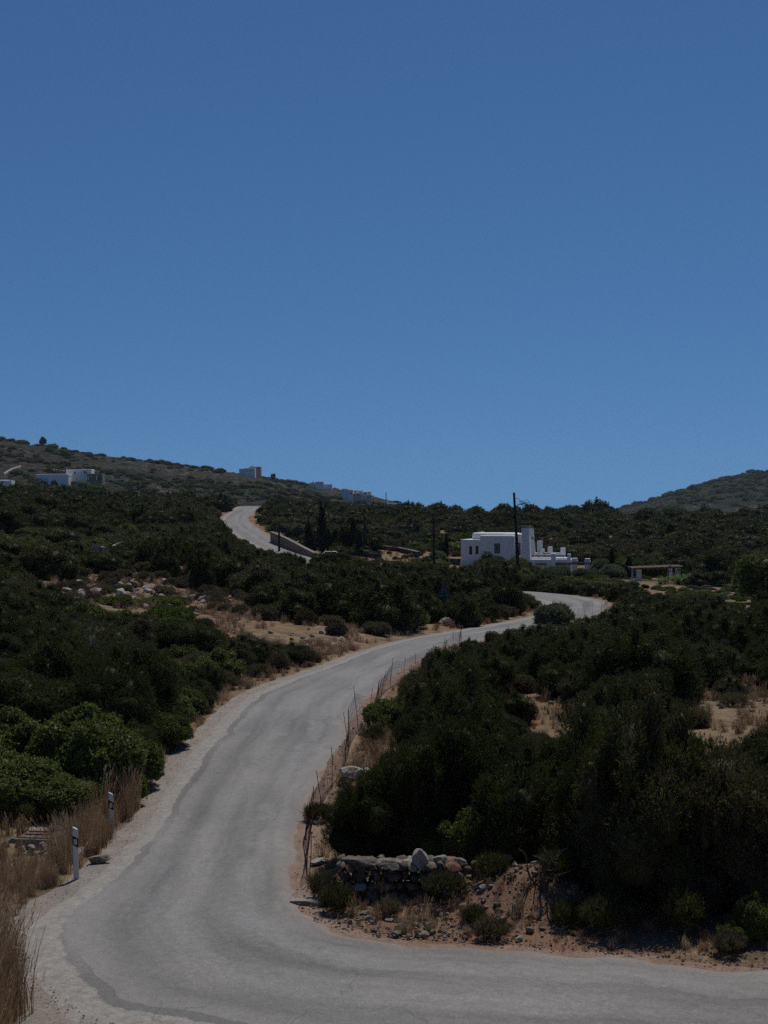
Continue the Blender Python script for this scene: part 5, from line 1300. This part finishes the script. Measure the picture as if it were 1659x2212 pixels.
def leafy_tree(name, u, d, r, h, mat, label, seed, cat='tree', lw=.05, ll=.18, n=2600, z=None, trunk_h=.5):
    b = GX(u, d); rng = np.random.default_rng(seed); L = []
    if h > 100: h = (-(h - 1106) / F * d - b[2]) / 1.02
    for i in range(15):
        a = rng.uniform(0, 6.28); q = math.sqrt(rng.random()) * r * .7; rr = r * rng.uniform(.24, .4)
        L.append((q * math.cos(a), q * math.sin(a), h * (.35 + .65 * rng.random() ** .6 * (1 - .4 * (q / r) ** 2)) - rr * .5, rr, rr, rr * .85))
    me = bush_mesh(name + '_crown', M[mat], L, seed, core=.6, ntuft=n, K=8, tl=.16, ll=ll, lw=lw, a_n=.6, a_up=.5, spread=.6, low=-1)
    root = empty(name, b, 0, label=label, cat=cat); link('crown', me, root)
    tm = link('trunk', TRUNKS[seed % 3], root); tm.scale = (1.5, 1.5, h * .55)
for a in [(1058, 163, 2.0, 1197, 'olive', 'silvery olive tree before the left half of the white house', 20), (1116, 160, 1.9, 1209, 'lentisk', 'dark green rounded tree before the foot of the large chimney', 21), (1204, 158, 1.6, 1228, 'olive', 'grey green olive tree below the lower terrace wall of the house', 22),
          (1266, 157, 1.5, 1232, 'olive', 'olive tree below the two white pergola columns of the house', 23), (1326, 158, 1.5, 1224, 'olive', 'palest silvery olive tree beside the small cypress', 24), (1298, 172, 1.2, 1212, 'olive', 'olive tree behind the two white columns of the house', 25), 
          (622, 218, 1.7, 1131, 'olive', 'grey olive tree directly behind the top of the sloping wall', 26), (645, 216, 1.5, 1131, 'olive', 'grey olive tree left of the ragged dark conifer', 27), (678, 208, 1.0, 1142, 'olive', 'small grey olive between ragged conifer and tallest cypress', 28), (946, 172, 1.2, 1196, 'olive', 'bare looking grey olive right of the second tallest pole', 29),
          (1203, 93, 1.5, 1311, 'olive', 'grey green bushy tree beside the wire fence at the upper bend', 33)]:
    leafy_tree('olive_tree' if a[4] == 'olive' else 'carob_tree', *a[:4], a[4], a[5], a[6], cat='olive tree' if a[4] == 'olive' else 'tree')
lt = leafy_tree('lone_tree', 93, 890, 2.6, 5.5, 'juniper', 'lone round tree on the left skyline', 40, ll=.7, lw=.3, n=500)
leafy_tree('carob_tree', 1655, 122, 3.3, 4.0, 'lentisk', 'large round dark green tree at the right edge beyond the stone tank', 41, lw=.09)

def dead_tree(x, y, h, label, seed, name='dead_shrub', mat='deadwood', r=.035):
    rng = random.Random(seed); m = MB()
    def br(p, d, L, rad, lv):
        pts = [p]; q = Vector(p); d = Vector(d)
        for k in range(4):
            d = (d + Vector((rng.gauss(0, .22), rng.gauss(0, .22), rng.gauss(.02, .15)))).normalized(); q = q + d * L / 4; pts.append(q.copy())
        m.tube(pts, [rad * (1 - .17 * k) for k in range(5)], 5)
        if lv: 
            for k in range(3 + lv): 
                i = rng.randint(1, 4); br(pts[i], (d + Vector((rng.gauss(0, .8), rng.gauss(0, .8), rng.gauss(.1, .4)))).normalized(), L * rng.uniform(.4, .7), rad * .5, lv - 1)
    for k in range(3): br(Vector((rng.uniform(-.1, .1), rng.uniform(-.1, .1), -.1)), (rng.gauss(0, .35), rng.gauss(0, .35), 1), h * .6, r, 2)
    return tag(m.build(name, M[mat], loc=(x, y, ground_z(x, y))), label, 'dead shrub')
dead_tree(9.3, 60, 2.9, 'bare pale branched dead shrub above the junipers right of the clearing strip', 1)
dead_tree(3.15, 28.6, 1.2, 'small dark dead shrub on the shaded side of the earth mound', 2, mat='bark')
dead_tree(3.9, 27.9, .8, 'low tangle of dead twigs at the foot of the corner junipers', 3, mat='bark', r=.025)
dead_tree(-12.5, 60, 2.6, 'grey bare dead shrub among the junipers left of the road curve', 4)

# thyme and other small flowering shrubs by the corner
def herb(x, y, r, h, mat, label, seed, flower=None, nf=260, name='herb_shrub', z=None):
    rng = np.random.default_rng(seed); L = dome_lobes(rng, r * .85, h * .75, 6)
    me = bush_mesh(name, M[mat], L, seed, core=0, ntuft=int(620 * max(.4, r * 2)), K=6, tl=.10, ll=.19, lw=.010, a_n=.5, a_up=1.3, spread=.32, depth=(.15, 1.05),
        extra=(M[flower], dict(ntuft=nf, K=3, tl=.08, ll=.025, lw=.016, a_n=.5, a_up=1, spread=1, depth=(1.1, 1.5), low=.1)) if flower else None)
    return tag(link(name, me, None, (x, y, (ground_z(x, y) if z is None else z) - .03)), label, 'shrub')
for a in [(-1.25, 29.9, .38, .62, 'cushion', 'dusty grey violet tinged shrub between wire fence and dry stone wall', 1, 'flower_violet', 60), (-.95, 29.0, .42, .55, 'thyme', 'dark grey green shrub at the fence end by the wall', 2), (1.25, 29.25, .55, .62, 'thyme', 'thyme shrub with violet flowers in front of the dry stone wall', 3, 'flower_violet', 420),
          (2.25, 29.5, .36, .42, 'thyme', 'shrub with yellow flower heads on top of the earth mound', 4, 'flower_yellow', 300), (1.75, 27.9, .22, .25, 'thyme', 'tiny dark tuft halfway down the earth mound', 5), (2.0, 27.1, .36, .40, 'cushion', 'dry pale shrub at the foot of the earth mound', 6),
          (3.5, 27.7, .33, .36, 'thyme', 'grey shrub at the left end of the shaded verge', 9),
          (4.4, 27.4, .72, .78, 'thyme', 'tallish grey shrub under the corner junipers', 10, 'flower_yellow', 60), (5.7, 27.2, .6, .95, 'thyme', 'grey shrub with yellow heads below the corner junipers', 11, 'flower_yellow', 120), (6.35, 26.2, .28, .3, 'cushion', 'brown dry shrub left of the fresh green bush at the right edge', 12),
          (3.5, 28.9, .4, .6, 'thyme', 'tall wispy grey green shrub on the right flank of the mound', 13), (.1, 28.9, .25, .3, 'cushion', 'dry brown tuft growing at the base of the dry stone wall', 14), (-.2, 46.5, .45, .5, 'thyme', 'low green shrub leaning over the bank beside the fence', 15), (-1.75, 37.5, .5, .4, 'thyme', 'round olive green shrub pushing through the wire fence', 16),
          (-9.0, 35.8, .45, .5, 'thyme', 'yellow flowering shrub left of the concrete chamber', 17, 'flower_yellow', 300), (-9.9, 33.6, .4, .4, 'thyme', 'yellowish shrub at the left edge of the concrete apron', 18, 'flower_yellow', 200)]: herb(*a)
herb(GX(1585, 56)[0], 56, .7, .55, 'cushion', 'violet flowering shrub at the edge of the dry clearing on the right', 30, 'flower_violet', 500)

# agaves in the garden
def agave_mesh(seed):
    rng = random.Random(seed); V = []; Fc = []
    for i in range(34):
        a = i * 2.4 + rng.uniform(-.2, .2); el = R(15 + 65 * (i / 34)) + rng.uniform(-.1, .1); L = rng.uniform(.75, 1.0); w = .07
        dx, dy = math.cos(a), math.sin(a); n = len(V)
        for t, ww in ((0, .5), (.35, 1), (.7, .7), (1, 0.04)):
            e = el - t * t * .25; x = L * t * math.cos(e); z = .05 + L * t * math.sin(e)
            for s_ in (-1, 0, 1): V.append((dx * x - dy * w * ww * s_, dy * x + dx * w * ww * s_, z - (.03 * ww if s_ == 0 else 0)))
        for k in range(3):
            for s_ in (0, 1): q = n + k * 3 + s_; Fc.append([q, q + 1, q + 4, q + 3])
    return mesh_np('agave', V, Fc, M['agave'])
AG = [agave_mesh(1), agave_mesh(2)]
for i, x in enumerate((455, 500, 595, 650, 700, 755, 800, 850, 925, 985, 1060, 1130, 1200)):
    d = 149 + (i % 3) * 1.3; b = GX(gx_(x), d); o = link('agave_plant', AG[i % 2], None, b); s_ = random.uniform(.9, 1.5); o.scale = (s_, s_, s_); o.rotation_euler = (0, 0, i * 1.1)
    tag(o, '%s%s in the row of spiky agaves below the garden pergola' % (ORD[i], '' if i == 0 else ' from the left'), 'agave', 'agaves planted below the garden pergola')
for i, (x, yt, hv, lb) in enumerate([(433, 140, 0, 'thin agave flower stalk left of the middle white pergola pillar'), (540, 100, 1, 'agave flower stalk against the middle white pergola pillar'), (667, 118, 1, 'agave flower stalk against the rightmost white pergola pillar'), (765, 190, 0, 'short thin agave stalk right of the pergola'), (925, 105, 2, 'thick agave stalk with a dense dark flower head')]):
    d = 151; b = GX(gx_(x), d); h = -(gy_(yt) - 1106) / F * d - b[2]; m = MB().tube([(0, 0, 0), (.03, 0, h * .6), (0, 0, h)], [.06, .045, .03], 7)
    rng = random.Random(i)
    if hv:
        for k in range(9 * hv):
            z = h * rng.uniform(.55 if hv == 2 else .62, .98); a = rng.uniform(0, 6.28); l = rng.uniform(.2, .38)
            e = Vector((math.cos(a) * l, math.sin(a) * l * .5, z + .12)); m.tube([(0, 0, z), e], .015, 4); m.tube([e - Vector((.09, 0, 0)), e + Vector((0, 0, .05)), e + Vector((.09, 0, 0))], [.03, .08, .03], 6)
    tag(m.build('agave_stalk', M['timber'], loc=b), lb, 'agave stalk')

# ---------------------------------------------------------------- grass, pebbles
def tuft_mesh(seed, n, h, spread, w=.006, heads=True, lean=.35, mat='grass'):
    rng = random.Random(seed); V = []; Fc = []
    for i in range(n):
        a = rng.uniform(0, 6.28); q = rng.uniform(0, spread); x, y = q * math.cos(a), q * math.sin(a); L = h * rng.uniform(.5, 1.15)
        la = rng.uniform(0, 6.28); ln = rng.uniform(0, lean); ww = w * rng.uniform(.7, 1.4); n0 = len(V); pa = rng.uniform(0, 3.14); sx, sy = math.cos(pa), math.sin(pa)
        K = 4; last = None
        for k in range(K + 1):
            t = k / K; c = (x + math.cos(la) * ln * L * t ** 2, y + math.sin(la) * ln * L * t ** 2, L * t * (1 - .15 * ln * t)); wk = ww * (1 - .75 * t)
            V += [(c[0] - sx * wk, c[1] - sy * wk, c[2]), (c[0] + sx * wk, c[1] + sy * wk, c[2])]; last = c
        for k in range(K): p_ = n0 + 2 * k; Fc.append([p_, p_ + 1, p_ + 3, p_ + 2])
        if heads and rng.random() < .45:
            for j in range(3):
                b0 = len(V); t0 = last; hl = rng.uniform(.05, .12); dx = math.cos(la + rng.uniform(-1, 1)) * hl * .5; dy = math.sin(la + rng.uniform(-1, 1)) * hl * .5
                zz = t0[2] - j * hl * .5
                V += [(t0[0] - sx * .001, t0[1], zz), (t0[0] + dx * .5 - sx * w * 1.6, t0[1] + dy * .5, zz + hl * .5), (t0[0] + dx, t0[1] + dy, zz + hl), (t0[0] + dx * .5 + sx * w * 1.6, t0[1] + dy * .5, zz + hl * .45)]
                Fc.append([b0, b0 + 1, b0 + 2, b0 + 3])
    return mesh_np('grass_tuft', V, Fc, M[mat])
TALL = [tuft_mesh(s, 70, 1.15, .22, .0065) for s in (1, 2, 3)]; SHORT = [tuft_mesh(s, 60, .42, .16, .006) for s in (4, 5, 6)]; FARG = [tuft_mesh(s, 40, .45, .3, .014) for s in (7, 8)]; GREEN = [tuft_mesh(9, 60, .3, .18, .008, False, .5, 'grass_green')]
ALLG = TALL + SHORT + FARG + GREEN
def grass():
    rng = np.random.default_rng(77); P, S, I = [], [], []
    def add(x, y, kinds, smin, smax, chk=True):
        z = ground_z(x, y); rd, _ = road_info(x, y)
        for a, b_, c, q in zip(x, y, z, rd):
            if chk and q < .45 + rng.random() * .5: continue
            s_ = rng.uniform(smin, smax); P.append((a, b_, c - .02)); S.append((s_, s_, s_ * rng.uniform(.8, 1.2))); I.append(kinds[rng.integers(len(kinds))])
    U = lambda a, b_, n: rng.uniform(a, b_, n)
    # lower left corner: tall pale grass
    x, y = U(-9.5, -4.9, 700), U(18.0, 24.4, 700); lim = -5.25 - (y - 18) * .17 + (vnoise(y * 1.2, y * 0, 5) - .5) * .5; m = x < lim; add(x[m], y[m], [0, 1, 2], .7, 1.3, False)
    x, y = U(-11, -6.3, 1500), U(24, 32.6, 1500); m = ~((x > -8.6) & (y > 31.6)); x, y = x[m], y[m]; f = y < 27.5; add(x[f], y[f], [0, 1, 2, 3, 4, 5], .45, .85); add(x[~f], y[~f], [0, 1, 3, 4, 5, 5], .3, .6)
    x, y = U(-7.6, -6.3, 170), U(32, 37, 170); add(x, y, [0, 1, 3], .45, .85)
    x, y = U(-12, -9.6, 200), U(31, 36, 200); add(x, y, [0, 3, 4], .5, .9)
    x, y = U(-7.9, -6.7, 120), U(37, 44, 120); add(x, y, [0, 3, 4], .6, 1.)
    # road edges
    for k in range(len(RC) - 1):
        if RC[k, 1] > 270 or (RC[k, 1] > 130 and RC[k, 1] < 195): continue
        near = RC[k, 1] < 80; t = (RD[k, 2:4] - RD[k, 0:2]) / (2 * RW[k])
        for side, q0 in ((-1, RD[k, 0:2]), (1, RD[k, 2:4])):
            for j in range(2 if near else 2):
                if rng.random() < (.75 if side < 0 else .35):
                    o = .6 + abs(rng.normal()) * (.7 if near else 1.2); q = q0 + t * side * o
                    if q[1] > 30 or side > 0 and q[0] < 4: 
                        if side > 0 and q[1] < 28.5 and rng.random() < .6: continue
                        add(np.array([q[0]]), np.array([q[1]]), [3, 4, 5] if near else [6, 7], .4, 1.)
    # clearings
    for cx, cy, rx, ry in CLEAR:
        if cy < 31: continue
        n = int(rx * ry * (9 if cy < 110 else 3)); x, y = U(cx - rx * 1.2, cx + rx * 1.2, n), U(cy - ry * 1.2, cy + ry * 1.2, n); d = np.hypot((x - cx) / rx, (y - cy) / ry); m = d < 1.2
        m &= rng.random(n) < (.35 + .65 * (vnoise(x, y, 9) > .4)); 
        if (cx, cy) == (-4.6, 79): m &= d > .45
        if m.any(): add(x[m], y[m], [6, 7] if cy > 70 else [3, 4, 5, 7], .5, 1.15 if cy < 70 else .95)
    # bank between fence and junipers, mound
    x, y = U(-1.4, .6, 240), U(34, 55, 240); add(x, y, [3, 4, 5], .4, 1.1)
    x, y = rng.normal(.5, .35, 26), rng.normal(27.45, .1, 26); add(x, y, [8], .3, .7)
    x, y = rng.normal(1.5, .3, 14), rng.normal(27.15, .1, 14); add(x, y, [8], .3, .6)
    x, y = U(-1.5, 7.8, 420), U(25.6, 29.5, 420); add(x, y, [3, 4, 5, 8], .12, .6)
    stuff_instances('dry_grass', ALLG, P, rng.uniform(0, 6.28, len(P)), S, I, 'dry brown and straw coloured grass along the road and in the clearings', 'grass', tilt=.12)
    print('grass', len(P))
grass()
def pebbles():
    rng = np.random.default_rng(55); P, S, I = [], [], []
    small = []
    for sd, mt in ((1, 'stone'), (2, 'stone'), (3, 'stone_red'), (4, 'stone_dark')):
        me = rock_mesh(sd * 5, 1); me.materials.append(M[mt]); small.append(me)
    def add(x, y, s0, s1, kinds, pw=2.5, lo=-.1, extra=0):
        z = ground_z(x, y) + extra; rd, rz = road_info(x, y)
        for a, b_, c, q, w in zip(x, y, z, rd, rz):
            if q < lo: continue
            if q < .15: c = w + .005
            elif q < 1.0: c = max(c, w - .05)
            s_ = s0 + (s1 - s0) * rng.random() ** pw; P.append((a, b_, c + s_ * .2)); S.append((s_, s_ * rng.uniform(.6, 1), s_ * rng.uniform(.4, .8))); I.append(kinds[rng.integers(len(kinds))])
    U = lambda a, b_, n: rng.uniform(a, b_, n)
    add(U(-2, 9, 9000), U(25.2, 29.6, 9000), .008, .06, [0, 0, 1, 2, 2, 0], 5, .05)
    add(U(-1, 4.2, 500), U(27, 29.8, 500), .03, .15, [0, 1, 2, 2], 3, .3)
    add(U(-2.4, .2, 2200), U(29, 50, 2200), .008, .06, [0, 1, 2], 4, .05)
    add(U(-7.0, -3.2, 1800), U(19.5, 25.0, 1800), .006, .035, [0, 0, 1, 2], 4, -.2)
    for k in range(len(RC) - 1):
        if RC[k, 1] > 110: break
        t = (RD[k, 2:4] - RD[k, 0:2]) / (2 * RW[k]); n = 9 if RC[k, 1] < 60 else 5
        o = np.abs(rng.normal(size=n)) * .5 + .0; q = RD[k, 0:2] - t * o[:, None] + rng.normal(size=(n, 2)) * .1; add(q[:, 0], q[:, 1], .006, .035, [0, 1, 2, 0], 3)
    for cx, cy, rx, ry in CLEAR:
        if cy < 31 : continue
        n = int(rx * ry * (2.2 if cy < 110 else .8)); x, y = cx + rng.normal(size=n) * rx * .5, cy + rng.normal(size=n) * ry * .5
        big = 1.5 if (cx, cy) in ((-17, 97), (-9, 90), (-28, 152), (-27, 120)) else .7
        add(x, y, .05, .42 * big, [0, 0, 1, 1, 2], 2.2, .6)
    stuff_instances('gravel', small, P, rng.uniform(0, 6.28, len(P)), S, I, 'loose stones and pebbles on the dirt verge and in the clearings', 'stones', tilt=.3)
    print('pebbles', len(P))
pebbles()

# ================================================================== light, sky, camera
SUN_EL, SUN_AZ = R(64), R(20)     # height above the horizon; direction measured from straight ahead towards the right
w = bpy.data.worlds.new('World'); scene.world = w; w.use_nodes = True; nt = w.node_tree; bg = nt.nodes['Background']
sky = nt.nodes.new('ShaderNodeTexSky'); sky.sky_type = 'NISHITA'; sky.sun_disc = False; sky.sun_elevation = SUN_EL; sky.sun_rotation = SUN_AZ
sky.altitude = 3000; sky.air_density = 1.0; sky.dust_density = 0; sky.ozone_density = 10
# deep clear blue right down to the hills: the direction handed to the sky never looks into its pale rim
tc = nt.nodes.new('ShaderNodeTexCoord'); mp = nt.nodes.new('ShaderNodeMapping'); mp.inputs['Scale'].default_value = (1, 1, .76); mp.inputs['Location'].default_value = (0, 0, .102)
nt.links.new(tc.outputs['Generated'], mp.inputs[0]); nt.links.new(mp.outputs[0], sky.inputs[0])
nt.links.new(mix(nt, 1.0, sky.outputs[0], (.81, 1.03, 1.055), 'MULTIPLY'), bg.inputs[0]); bg.inputs[1].default_value = .072
sd = bpy.data.lights.new('sun', 'SUN'); sd.energy = 3.2; sd.angle = R(.53); sd.color = (1, .955, .89)
so = bpy.data.objects.new('sun', sd); COL.objects.link(so)
dv = Vector((math.sin(SUN_AZ) * math.cos(SUN_EL), math.cos(SUN_AZ) * math.cos(SUN_EL), math.sin(SUN_EL)))
so.rotation_euler = (-dv).to_track_quat('-Z', 'Y').to_euler(); so.location = (0, 0, 60)

cd = bpy.data.cameras.new('camera'); cam = bpy.data.objects.new('camera', cd); COL.objects.link(cam); scene.camera = cam
cam.location = (0, 0, 0); cam.rotation_euler = (R(90), 0, 0)
cd.sensor_fit = 'VERTICAL'; cd.sensor_height = 36; cd.lens = 50; cd.clip_start = .1; cd.clip_end = 9000

scene.view_settings.view_transform = 'Standard'; scene.view_settings.look = 'None'; scene.view_settings.gamma = 1; scene.view_settings.use_curve_mapping = False
scene.view_settings.exposure = -.28
cy = scene.cycles; cy.max_bounces = 5; cy.diffuse_bounces = 2; cy.glossy_bounces = 2; cy.volume_bounces = 0; cy.use_denoising = False; cy.use_adaptive_sampling = True; cy.adaptive_threshold = .02
cy.caustics_reflective = False; cy.caustics_refractive = False

# thin sea air: one even volume round the whole place
hz = MB().quadbox((-1560, -80, -60), (1560, 2680, 110)).build('haze', None)
hm = bpy.data.materials.new('haze'); hm.use_nodes = True; hn = hm.node_tree; hn.nodes.clear()
ho = hn.nodes.new('ShaderNodeOutputMaterial'); pv = hn.nodes.new('ShaderNodeVolumePrincipled')
pv.inputs['Color'].default_value = (.70, .85, 1, 1); pv.inputs['Density'].default_value = .00006; pv.inputs['Anisotropy'].default_value = .2
hn.links.new(pv.outputs[0], ho.inputs['Volume']); hz.data.materials.clear(); hz.data.materials.append(hm); tag(hz, 'thin pale haze in the air over the hills', 'haze', kind='stuff')
